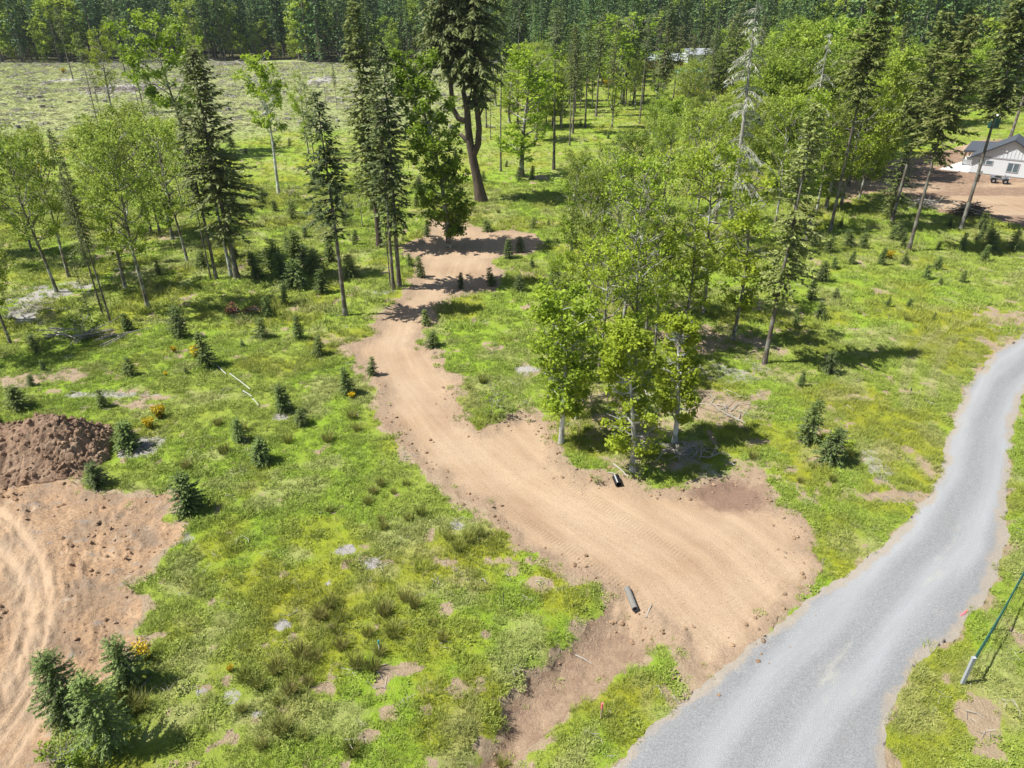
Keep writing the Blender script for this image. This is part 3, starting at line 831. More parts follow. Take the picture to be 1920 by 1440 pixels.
def fir_mesh(h, crown, rad, seed, leafmat, barkmat, step=.42, per=5, spl=.42, spw=.10, nsp=3, gap=.1, ragged=.45, thin=1., taper=.75, trunk_r=None, lean=(0, 0), dead=0, seg=.26, upper=None):
    """fir with a bare lower bole (crown = fraction of the height that carries branches)"""
    r = np.random.RandomState(seed)
    tr = trunk_path(h, r, .008 * h, lean, 16)
    r0 = trunk_r or .0105 * h + .03
    rr = r0 * (1 - np.linspace(0, 1, 16) ** 1.1) + .012; rr[0] *= 1.35
    g = Geo(); g.tube(tr, rr, 8)
    Q = []; tones = []
    z0 = h * (1 - crown); z = z0
    side = r.rand() * 6.28
    while z < h - .15:
        q = (z - z0) / (h - z0)
        prof = (min(1, (q + .05) / .30) ** .6) * (1 - q) ** (taper * .85)
        k = max(2, int(per * (.7 + .6 * r.rand())))
        a0 = r.rand() * 6.28
        for b in range(k):
            if r.rand() < gap: continue
            a = a0 + b * 6.283 / k + r.randn() * .25
            hole = float(vn(np.array([a * 1.1 + 31 * seed]), np.array([z * .55]), seed))
            if hole < .20 * (ragged / .35) and q < .85: continue
            L = rad * prof * (1 - ragged + ragged * 1.6 * r.rand()) * (1 + .18 * math.cos(a - side)) * (.62 + .62 * hole) + .12
            up = .55 * q - .18 + r.randn() * .12
            m = max(2, int(L / seg))
            t = np.linspace(0, 1, m + 1)
            c = np.array([np.interp(z, tr[:, 2], tr[:, 0]), np.interp(z, tr[:, 2], tr[:, 1]), z])
            d = np.array([math.cos(a), math.sin(a), 0])
            dz = up * L * t - .32 * L * t ** 2 * (1 - q * .7) + .10 * L * t ** 4
            path = c + d * (L * t)[:, None]; path[:, 2] += dz
            if L > .5: g.tube(path[[0, m // 2, m]], [max(.008, r0 * .16 * (1 - q)) + .006, .012, .005], 3)
            if r.rand() < dead: continue
            tt = np.repeat(t[1:], nsp); pp = np.repeat(path[1:], nsp, 0)
            n = len(tt); keep = r.rand(n) < thin * (.45 + .55 * tt); tt, pp = tt[keep], pp[keep]; n = len(tt)
            if not n: continue
            ang = a + (r.rand(n) * 2 - 1) * 1.25 * (1 - .4 * tt)
            D = np.stack([np.cos(ang), np.sin(ang), 0 * ang + .1], 1)
            pp = pp - d * (r.rand(n) * seg)[:, None]
            sc = (.65 + .35 * prof) * (1.1 - .35 * tt)
            s4 = sprays(pp, None, D, spl * sc, spw * sc, r)
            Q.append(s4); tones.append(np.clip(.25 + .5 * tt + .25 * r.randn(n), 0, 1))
        z += step * (.7 + .6 * r.rand()) * (1 - .45 * q)
    # leader
    Q4 = np.concatenate(Q); T = np.repeat(np.concatenate(tones), 4)
    V = Q4.reshape(-1, 3); F = np.arange(len(V)).reshape(-1, 4)
    return g.mesh('trunk', barkmat), make_mesh('crown', V, F, [leafmat], attrs={'tone': T})

def leaf_cloud(C, n, rad, size, r, mat, up=.55, vert=.8):
    """n leaves round each centre"""
    C = np.asarray(C); m = len(C)
    P = np.repeat(C, n, 0) + r.randn(m * n, 3) * np.repeat(np.asarray(rad) * np.ones(m), n)[:, None] * np.array([.55, .55, .55 * vert])
    ct = np.repeat(r.rand(m), n)
    tone = np.clip(.55 * ct + .45 * r.rand(m * n), 0, 1)
    return leafquads('crown', P, size, r, mat, up, tone)

def broadleaf_mesh(h, rad, base, seed, leafmat, barkmat, limbs=None, leaves=46, lsize=.17, crad=.62, column=False, fork=False, lean=(0, 0), trunk_r=None, rise=.7, lichen=False, top=1., sub=3, airy=1.):
    r = np.random.RandomState(seed)
    g = Geo()
    tr = trunk_path(h * .93, r, .03 * h, lean, 14)
    r0 = trunk_r or .0115 * h + .045
    g.tube(tr, r0 * (1 - np.linspace(0, 1, 14) ** 1.0 * .9) * np.r_[1.3, np.ones(13)], 8)
    C = []; W_ = []; crad = crad * .62; sub = sub + 2
    nl = limbs or int(h * 1.9)
    zs = base * h + (h * .93 - base * h) * (np.arange(nl) + r.rand(nl)) / nl
    for i, z in enumerate(zs):
        q = (z - base * h) / (h - base * h)
        a = i * 2.4 + r.randn() * .5
        prof = (math.sin(math.pi * min(1, .18 + .72 * q)) ** .7) if not column else .55 + .45 * math.sin(math.pi * q)
        L = rad * prof * (.55 + .6 * r.rand())
        c = np.array([np.interp(z, tr[:, 2], tr[:, 0]), np.interp(z, tr[:, 2], tr[:, 1]), z])
        t = np.linspace(0, 1, 6)
        d = np.array([math.cos(a), math.sin(a), 0]); e = np.array([-d[1], d[0], 0])
        path = c + d * (L * t ** .85)[:, None] + e * (L * .22 * r.randn() * t ** 2)[:, None]
        path[:, 2] += rise * L * t * (.6 + .6 * q) + .12 * L * np.sin(t * 5 + r.rand() * 6)
        path[:, 2] = np.minimum(path[:, 2], h * top)
        g.tube(path, np.linspace(max(.02, r0 * .42 * (1 - .5 * q)), .012, 6), 5)
        pts = [path[-1], path[4], (path[3] + path[4]) / 2] if not column else [path[-1], path[3], path[1]]
        for k in range(sub):
            s0 = path[2 + k % 3]; a2 = a + r.randn() * .9
            l2 = L * (.3 + .35 * r.rand()) + .3
            e2 = s0 + np.array([math.cos(a2) * l2, math.sin(a2) * l2, l2 * (.2 + .7 * r.rand())])
            mid = (s0 + e2) / 2 + r.randn(3) * .1 * l2
            g.tube(np.array([s0, mid, e2]), [.022, .015, .006], 3)
            pts.append(e2)
            if r.rand() < .5: pts.append(mid)
        C += pts; W_ += [crad * (.6 + .7 * r.rand()) for _ in pts]
    C.append(tr[-1] + [0, 0, .05 * h]); W_.append(crad)
    C = np.array(C); W_ = np.array(W_)
    k_ = (r.rand(len(C)) < (1 - .88 * airy) + .88 * airy * sstep(.38, .62, vn(C[:, 0] * .8 + 50 + C[:, 1] * .8, C[:, 2] * .7, seed))); C = C[k_]; W_ = W_[k_]
    leaves = max(8, int(leaves * .62))
    return g.mesh('trunk', barkmat), leaf_cloud(C, leaves, W_, lsize * .92, r, leafmat, .8)

def dead_mesh(h, rad, crown, seed, barkmat):
    """dead conifer draped with grey lichen"""
    r = np.random.RandomState(seed); g = Geo(); tr = trunk_path(h, r, .01 * h, (0, 0), 12)
    g.tube(tr, (.013 * h) * (1 - np.linspace(0, 1, 12)) + .015, 8)
    Q = []; z = h * (1 - crown)
    while z < h:
        q = (z - h * (1 - crown)) / (h * crown)
        for b in range(3):
            if r.rand() < .25: continue
            a = r.rand() * 6.28; L = rad * (1 - q) ** .6 * (.4 + .7 * r.rand()) + .3
            t = np.linspace(0, 1, 7)
            path = np.array([np.interp(z, tr[:, 2], tr[:, 0]), np.interp(z, tr[:, 2], tr[:, 1]), z]) + np.stack([math.cos(a) * L * t, math.sin(a) * L * t, L * (.15 * t - .5 * t ** 2)], 1)
            g.tube(path, np.linspace(.035, .01, 7), 4)
            n = int(L * 22); tt = r.rand(n)
            pp = np.stack([np.interp(tt, t, path[:, k]) for k in range(3)], 1)
            ang = a + r.randn(n) * .9
            Q.append(sprays(pp, None, np.stack([np.cos(ang), np.sin(ang), -.6 + 0 * ang], 1), .38 * np.ones(n), .028 * np.ones(n), r, .5))
        z += .42 * (.6 + .8 * r.rand())
    V = np.concatenate(Q).reshape(-1, 3); F = np.arange(len(V)).reshape(-1, 4)
    return g.mesh('trunk', barkmat), make_mesh('crown', V, F, [M['lichen']], attrs={'tone': np.repeat(r.rand(len(F)), 4)})

def place_tree(name, meshes, loc, rz, sc, parts=('trunk', 'crown')):
    o = empty(name, loc, rz, sc)
    for nm, me in zip(parts, meshes): link(nm, me, o)
    return o

BANK = {}
def bank(kind):
    """(meshes, nominal height) variants per kind, built once and shared"""
    if kind in BANK: return BANK[kind]
    L = []
    if kind == 'fir':        # mid-crown fir, bare lower half
        for s_, cr in ((1, .60), (2, .52), (3, .66)):
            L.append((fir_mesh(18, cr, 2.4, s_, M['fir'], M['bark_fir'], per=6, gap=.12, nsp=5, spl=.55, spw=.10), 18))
    elif kind == 'polefir':  # slender pole, crown only near the top
        for s_, cr in ((11, .36), (12, .30), (13, .42)):
            L.append((fir_mesh(20, cr, 1.7, s_, M['fir'], M['bark_fir'], per=4, gap=.2, nsp=4, spl=.5, spw=.09, trunk_r=.14), 20))
    elif kind == 'fullfir':
        for s_ in (21, 22):
            L.append((fir_mesh(16, .86, 2.7, s_, M['fir'], M['bark_fir'], per=6, gap=.08, nsp=5, spl=.55, spw=.11, taper=.85), 16))
    elif kind == 'maple':
        for s_ in range(4):
            L.append((broadleaf_mesh(12, 1.75 + .25 * s_, .22, 30 + s_, M['maple'], M['bark_oak'], leaves=40, lsize=.145, limbs=30), 12))
    elif kind == 'oak':      # greyer, airier crown with pale lichened limbs
        for s_ in range(3):
            L.append((broadleaf_mesh(12, 2.7, .33, 40 + s_, M['oak'], M['bark_oak'], leaves=48, lsize=.15, crad=.74, sub=5, airy=.75, rise=.9, limbs=26), 12))
    elif kind == 'column':   # leafy from the ground up, foliage hugging the stem
        for s_ in range(4):
            L.append((broadleaf_mesh(11, 1.25 + .2 * s_, .14, 50 + s_, M['maple'], M['bark_oak'], leaves=34, lsize=.145, crad=.48, column=True, limbs=32, sub=2), 11))
    elif kind == 'bigleaf':  # dense full-crowned
        for s_ in range(3):
            L.append((broadleaf_mesh(13, 3.4, .15, 60 + s_, M['lush'], M['bark_oak'], leaves=60, lsize=.24, crad=1., limbs=34, sub=4, airy=.45), 13))
    elif kind == 'thin':     # scraggly young tree
        for s_ in range(2):
            L.append((fir_mesh(9, .7, .9, 70 + s_, M['fir'], M['bark_fir'], per=4, gap=.25, nsp=3, thin=.8, trunk_r=.06), 9))
    elif kind == 'dead':
        for s_ in range(2):
            L.append((dead_mesh(18, 2.6, .75, 80 + s_, M['bark_dead']), 18))
    elif kind == 'farfir':
        for s_ in range(5):
            L.append((fir_mesh(32, .78 + .05 * s_, 3.3 + .3 * (s_ % 3), 90 + s_, M['firfar'], M['bark_fir'], step=1.1, per=6, gap=.08, nsp=3, spl=1.35, spw=.33, seg=.8, trunk_r=.3, taper=.7, ragged=.35), 32))
    elif kind == 'farleaf':
        for s_ in range(3):
            L.append((broadleaf_mesh(18, 4.2, .12, 100 + s_, M['lush'], M['bark_oak'], leaves=22, lsize=.6, crad=1.5, limbs=26, sub=2), 18))
    elif kind == 'sapling':
        for s_ in range(8):
            L.append((fir_mesh(2.2, .97, (.5, .7, .58, .82, .65, .9, .5, .75)[s_], 110 + s_, M['sapling'], M['bark_fir'], step=.11, per=9, gap=.03, nsp=6, spl=.16, spw=.034, seg=.075, taper=.85, trunk_r=.022, ragged=(.25, .5, .35)[s_ % 3], thin=(1, .8, .9, .6)[s_ % 4]), 2.2))
    elif kind == 'lightsapling':
        for s_ in range(2):
            L.append((fir_mesh(2.2, .97, .72, 130 + s_, M['sapling_light'], M['bark_fir'], step=.11, per=9, gap=.05, nsp=6, spl=.17, spw=.036, seg=.075, taper=.85, trunk_r=.022, ragged=.45, thin=.8), 2.2))
    elif kind == 'bush':
        for s_ in range(2):
            L.append((broadleaf_mesh(2.0, .75, .08, 120 + s_, M['maple'], M['bark_oak'], leaves=26, lsize=.10, crad=.26, limbs=14, sub=2, trunk_r=.03), 2.0))
    BANK[kind] = L
    return L

NAMES = {'fir': 'fir_tree', 'polefir': 'fir_tree', 'fullfir': 'fir_tree', 'maple': 'maple_tree', 'oak': 'oak_tree', 'column': 'maple_tree', 'bigleaf': 'broadleaf_tree', 'thin': 'young_fir',
         'dead': 'dead_tree', 'farfir': 'fir_tree', 'farleaf': 'broadleaf_tree', 'sapling': 'fir_sapling', 'lightsapling': 'fir_sapling', 'bush': 'leafy_shrub'}
LOOK = {'fir': 'fir with bare lower trunk', 'polefir': 'slender pole fir', 'fullfir': 'low-branched broad fir', 'maple': 'yellow-green maple',
        'oak': 'pale lichened oak', 'column': 'narrow stem-leafed maple', 'bigleaf': 'dense round-crowned tree', 'thin': 'spindly young fir', 'dead': 'dead lichen-grey conifer',
        'farfir': 'tall forest fir', 'farleaf': 'bright broadleaf tree', 'sapling': 'fir sapling', 'lightsapling': 'light green fir sapling', 'bush': 'light leafy shrub',
        'stump': 'weathered cut stump', 'broom': 'orange-yellow broom', 'rush': 'dark olive rush clump'}
LANDMARKS = [('the black pipe', 1157, 905), ('the concrete pipe', 1183, 1122), ('the dirt mound', 100, 840), ('the forked giant fir', 903, 377), ('the white end post', 1805, 1280),
             ('the white fallen pipes', 450, 725), ('the lone turnaround maple', 842, 462), ('the lone pole fir', 648, 592), ('the quad bike', 1872, 338),
             ('the dark brush pile', 1815, 402), ('the crooked white maple', 1185, 885), ('the big layered fir', 445, 524), ('the solitary right broom', 1665, 483),
             ('the straight grey bole', 1433, 682), ('the red-walled house', 1250, 120), ('the white-stemmed tree', 523, 362), ('the glimpsed grey house', 985, 82),
             ('the ash heap', 268, 841), ('the small brown fir', 1668, 400), ('the mown arcs', 1700, 700), ('the dirt turnaround', 900, 470), ('the reddish stump', 438, 585),
             ('the teal-topped stake', 712, 1222), ('the pink-topped stake', 1127, 1345), ('the long fallen branch', 175, 632), ('the far broom thicket', 1315, 175), ('the tall pale pole', 1038, 318),
             ('the lavender brush patch', 235, 170), ('the left bleached logs', 250, 128), ('the right bleached logs', 430, 122), ('the yellow-crowned maple', 352, 290)]
LM_PTS = [(n, *G(px, py)) for n, px, py in LANDMARKS]
PENDING = []
def ordw(k):
    n = ORD0[k] if k < 10 else None
    if n: return n
    k += 1; suf = 'th' if 10 <= k % 100 <= 20 else {1: 'st', 2: 'nd', 3: 'rd'}.get(k % 10, 'th')
    return '%d%s nearest' % (k, suf)
ORD0 = ['nearest', 'second nearest', 'third nearest', 'fourth nearest', 'fifth nearest', 'sixth nearest', 'seventh nearest', 'eighth nearest', 'ninth nearest', 'tenth nearest']

def size_word(kind, h):
    if kind in ('sapling', 'bush', 'lightsapling'):
        return 'knee-high ' if h < .8 else 'waist-high ' if h < 1.3 else 'man-high ' if h < 2.1 else 'tall '
    return ''

def later(o, kind, x, y, h, group, cat):
    PENDING.append((o, kind, x, y, h, group, cat))

def resolve_labels():
    """name each plant by its look and by where it stands from a landmark one can find"""
    B = {}
    for it in PENDING:
        o, kind, x, y, h, group, cat = it
        d = sorted((math.hypot(x - lx, (y - ly)), n, lx, ly) for n, lx, ly in LM_PTS)
        dist, n, lx, ly = next((q for q in d if q[0] > .8), d[0])
        dx, dy = x - lx, y - ly
        side = ('right of' if dx > 0 else 'left of') if abs(dx) > abs(dy) else ('beyond' if dy > 0 else 'in front of')
        B.setdefault((kind if kind not in ('fir', 'polefir') else kind, n, side), []).append((dist, it))
    for (kind, n, side), L in B.items():
        L.sort(key=lambda q: q[0])
        for i, (dist, (o, k, x, y, h, group, cat)) in enumerate(L):
            lab = '%s%s, %s %s %s' % (size_word(k, h), LOOK[k], ordw(i), side, n) if len(L) > 1 else '%s%s standing %s %s' % (size_word(k, h), LOOK[k], side, n)
            tag(o, lab, cat, group)

CNT = {}
def tree(kind, bx, by, ty=None, h=None, w=1., v=None, label=None, group=None, cat='tree', rz=None):
    x, y = G(bx, by)
    if h is None: h = tree_h(bx, by, ty)
    L = bank(kind); CNT[kind] = CNT.get(kind, 0) + 1
    ms, nh = L[(CNT[kind] if v is None else v) % len(L)]
    s = h / nh
    o = place_tree(NAMES[kind], ms, (x, y, gz(x, y) - .04), rnd.random() * 6.28 if rz is None else rz, (s * w, s * w, s))
    if kind in ('sapling', 'bush', 'lightsapling'): o.rotation_euler = (rnd.gauss(0, .07), rnd.gauss(0, .07), o.rotation_euler[2])
    if label: tag(o, label, cat, group)
    else: later(o, kind, x, y, h, group, cat)
    return o

def hero(name, meshes, bx, by, label, rz=0, group=None):
    x, y = G(bx, by)
    o = place_tree(name, meshes, (x, y, gz(x, y) - .05), rz, (1, 1, 1)); tag(o, label, 'tree', group); return o

GR_GROVE, GR_LEFT, GR_MEADOW, GR_RIGHT = 'trees of the central grove', 'trees of the left grove', 'trees standing in the back meadow', 'tall firs by the house yard'

# --- the giant forked fir
def giant():
    r = np.random.RandomState(5); g = Geo()
    P = np.array
    main = P([(0, 0, 0), (-.35, 0, 2), (-.75, 0, 4.2), (-1.1, 0, 6), (-1.3, 0, 8), (-1.35, .1, 10), (-1.7, .1, 11.6), (-1.55, .1, 12.6)])
    g.tube(main, [.78, .54, .47, .43, .39, .33, .24, .10], 12)
    right = P([(-.8, 0, 5.2), (-.25, -.1, 6.3), (-.1, -.2, 8), (-.3, -.2, 10.5), (-.4, -.1, 13), (-.35, 0, 18), (-.3, 0, 27)])
    g.tube(right, [.42, .36, .32, .3, .28, .2, .03], 9)
    stub = P([(-1.2, 0, 7.2), (-2.2, .1, 8.3), (-2.6, .1, 8.2)]); 
    left = P([(-1.3, 0, 8.6), (-2.3, .15, 8.9), (-2.9, .2, 9.9), (-3.0, .2, 12), (-3.2, .2, 16), (-3.3, .2, 23)])
    g.tube(left, [.3, .3, .28, .24, .17, .03], 9)
    g.tube(P([(-1.2, 0, 6.4), (-2.1, 0, 7.3), (-2.7, 0, 7.2)]), [.28, .22, .12], 7)
    g.tube(P([(-.15, -.2, 9), (.35, -.2, 10), (.4, -.2, 12.5), (.5, -.2, 15)]), [.14, .12, .09, .03], 6)
    g.tube(P([(-1.35, .1, 10), (-1.0, .1, 11), (-.7, 0, 12.6)]), [.2, .12, .05], 6)
    Q = []; T = []
    for path, z0, z1, rad in ((right, 12.6, 28.0, 4.4), (left, 13.6, 24.5, 4.2), (right, 10.5, 13, 2.2)):
        z = z0
        while z < z1:
            q = (z - z0) / (z1 - z0)
            for b in range(6):
                a = r.rand() * 6.28; L = (rad * (1 - q * .75) * (.5 + .65 * r.rand())) * min(1, .45 + q * 3)
                m = max(3, int(L / .3)); t = np.linspace(0, 1, m + 1)
                c = P([np.interp(z, path[:, 2], path[:, 0]), np.interp(z, path[:, 2], path[:, 1]), z])
                d = P([math.cos(a), math.sin(a), 0])
                pp = c + d * (L * t)[:, None]; pp[:, 2] += .12 * L * t - .45 * L * t ** 2
                g.tube(pp[[0, m // 2, m]], [.05, .03, .01], 4)
                n = (m) * 7; tt = r.rand(n); c2 = np.stack([np.interp(tt, t, pp[:, k]) for k in range(3)], 1)
                ang = a + (r.rand(n) * 2 - 1) * 1.3
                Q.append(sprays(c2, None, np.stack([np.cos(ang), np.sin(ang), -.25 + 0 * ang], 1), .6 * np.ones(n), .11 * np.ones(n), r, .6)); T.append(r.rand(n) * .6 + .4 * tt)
            z += .45 * (.7 + .6 * r.rand())
    V = np.concatenate(Q).reshape(-1, 3)
    return g.mesh('trunk', M['bark_red']), make_mesh('crown', V, np.arange(len(V)).reshape(-1, 4), [M['fir']], attrs={'tone': np.repeat(np.concatenate(T), 4)})

hero('giant_fir', giant(), 903, 377, 'giant dark fir with a thick forked reddish trunk beyond the dirt turnaround')

# --- heroes of the middle ground
H = tree_h
hero('fir_tree', fir_mesh(H(648, 592, 172), .60, 2.3, 201, M['fir'], M['bark_fir'], per=6, gap=.1, nsp=6, spl=.55, spw=.10, trunk_r=.16), 648, 592, 'lone pole fir with long straight bare trunk left of the track bend')
hero('fir_tree', fir_mesh(H(712, 464, 0), .78, 2.9, 202, M['fir_light'], M['bark_red'], per=6, gap=.06, nsp=6, spl=.62, spw=.12, trunk_r=.27), 712, 464, 'tall brownish fir with thick trunk behind the pair beside the track')
hero('fir_tree', fir_mesh(H(749, 537, 75), .74, 2.3, 203, M['fir'], M['bark_fir'], per=6, gap=.08, nsp=6, spl=.55, spw=.11, trunk_r=.17), 749, 537, 'right hand fir of the close pair where the track narrows')
hero('fir_tree', fir_mesh(H(738, 543, 150), .55, 1.5, 204, M['fir'], M['bark_fir'], per=5, nsp=5, trunk_r=.13), 738, 543, 'left hand fir of the close pair where the track narrows')
hero('young_fir', fir_mesh(H(732, 540, 400), .5, .6, 205, M['fir'], M['bark_fir'], trunk_r=.05, nsp=4), 732, 540, 'thin short fir pole touching the close pair beside the track')
hero('fir_tree', fir_mesh(H(445, 524, 80), .80, 3.0, 206, M['fir'], M['bark_fir'], per=7, gap=.05, nsp=6, spl=.62, spw=.12, trunk_r=.22), 445, 524, 'big dark layered fir with twin grey stems left of the young fir thicket')
hero('fir_tree', fir_mesh(H(432, 518, 200), .45, 1.6, 207, M['fir'], M['bark_pale'], per=5, nsp=4, trunk_r=.14), 434, 520, 'second grey stem tight behind the big layered fir')
hero('fir_tree', fir_mesh(H(406, 524, 190), .6, 2.0, 208, M['fir'], M['bark_fir'], per=5, nsp=5, trunk_r=.14), 406, 524, 'straight fir just left of the big layered fir')
hero('young_fir', fir_mesh(H(396, 524, 300), .5, .8, 209, M['fir'], M['bark_fir'], per=4, nsp=4, trunk_r=.06), 396, 525, 'thin fir pole left of the straight fir')
hero('maple_tree', broadleaf_mesh(H(842, 462, 85), 2.1, .04, 210, M['maple'], M['bark_oak'], leaves=62, lsize=.18, crad=.6, limbs=60, lean=(-1.6, 0), trunk_r=.24, column=True, sub=3, airy=.5), 842, 462,
     'leafy maple clothed to its base standing in the dirt turnaround')
hero('fir_tree', fir_mesh(H(1433, 682, 190), .72, 1.9, 211, M['fir_light'], M['bark_fir'], per=7, gap=.08, nsp=9, spl=.36, spw=.09, trunk_r=.15, ragged=.5), 1433, 682, 'tall sparse tree with straight grey bare bole right of the grove')
hero('maple_tree', broadleaf_mesh(H(1185, 885, 600), 1.0, .12, 212, M['maple'], M['bark_pale'], leaves=60, lsize=.13, crad=.42, limbs=34, rise=.45, lean=(-.3, 0), trunk_r=.15), 1185, 885, 'front maple with crooked white trunk above the black culvert pipe')
hero('maple_tree', broadleaf_mesh(H(1264, 832, 590), .85, .16, 213, M['maple'], M['bark_pale'], leaves=64, lsize=.13, crad=.42, limbs=34, rise=.45, trunk_r=.15), 1264, 832, 'compact darker maple with straight white trunk right of the front maple')
hero('maple_tree', broadleaf_mesh(H(1052, 830, 540), 1.35, .2, 214, M['maple'], M['bark_pale'], leaves=54, lsize=.14, crad=.5, limbs=30, column=True, trunk_r=.15), 1052, 830, 'leafy maple at the front left corner of the grove by the dirt bank')
hero('maple_tree', broadleaf_mesh(H(1374, 639, 330), 1.2, .2, 215, M['maple'], M['bark_oak'], leaves=48, lsize=.14, crad=.5, limbs=30, column=True, lean=(.3, 0), trunk_r=.14), 1374, 639, 'slim maple with kinked dark trunk beside the straight grey bole')
hero('broadleaf_tree', broadleaf_mesh(H(523, 362, 108), 2.1, .45, 216, M['maple'], M['bark_pale'], leaves=55, lsize=.2, crad=.6, limbs=26, trunk_r=.2, rise=1.2), 523, 362, 'slender white-stemmed tree with high green crown in the back meadow')
hero('dead_tree', dead_mesh(H(1358, 482, -5), 2.9, .72, 217, M['bark_dead']), 1358, 482, 'tall dead conifer hung with grey lichen rising behind the grove')
hero('maple_tree', broadleaf_mesh(H(350, 275, 35), 4.3, .3, 218, M['maple'], M['bark_oak'], leaves=70, lsize=.3, crad=1.1, limbs=26), 352, 290, 'yellow-green maple rising behind the big layered fir', group=None)

# --- right-hand firs by the yard
for i_, (bx, by, hh, cr, rd, tr_, lab) in enumerate(((1556, 435, 22.5, .50, 2.3, .20, 'first of the tall yard firs, its bole nearest the grove'), (1672, 416, 19.5, .62, 2.3, .19, 'fir with thick foliage behind the small brown fir by the yard'),
          (1703, 471, 19.5, .60, 2.6, .20, 'fir with long grey bole in front of the yard, closest to the camera'), (1801, 431, 23., .55, 3.0, .22, 'fir in front of the brush pile, its crown leaving the frame'),
          (1893, 262, 27, .35, 2.6, .28, 'bare grey pole fir behind the house at the right edge'))):
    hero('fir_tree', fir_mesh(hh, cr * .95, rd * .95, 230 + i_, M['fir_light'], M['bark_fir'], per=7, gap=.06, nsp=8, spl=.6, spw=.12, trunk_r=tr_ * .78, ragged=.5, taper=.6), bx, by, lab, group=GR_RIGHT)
hero('young_fir', fir_mesh(7.6, .95, 1.9, 240, M['fir_light'], M['bark_fir'], step=.3, per=7, nsp=6, spl=.4, spw=.08, trunk_r=.09), 1668, 408, 'small brown-tinged fir between two yard firs')

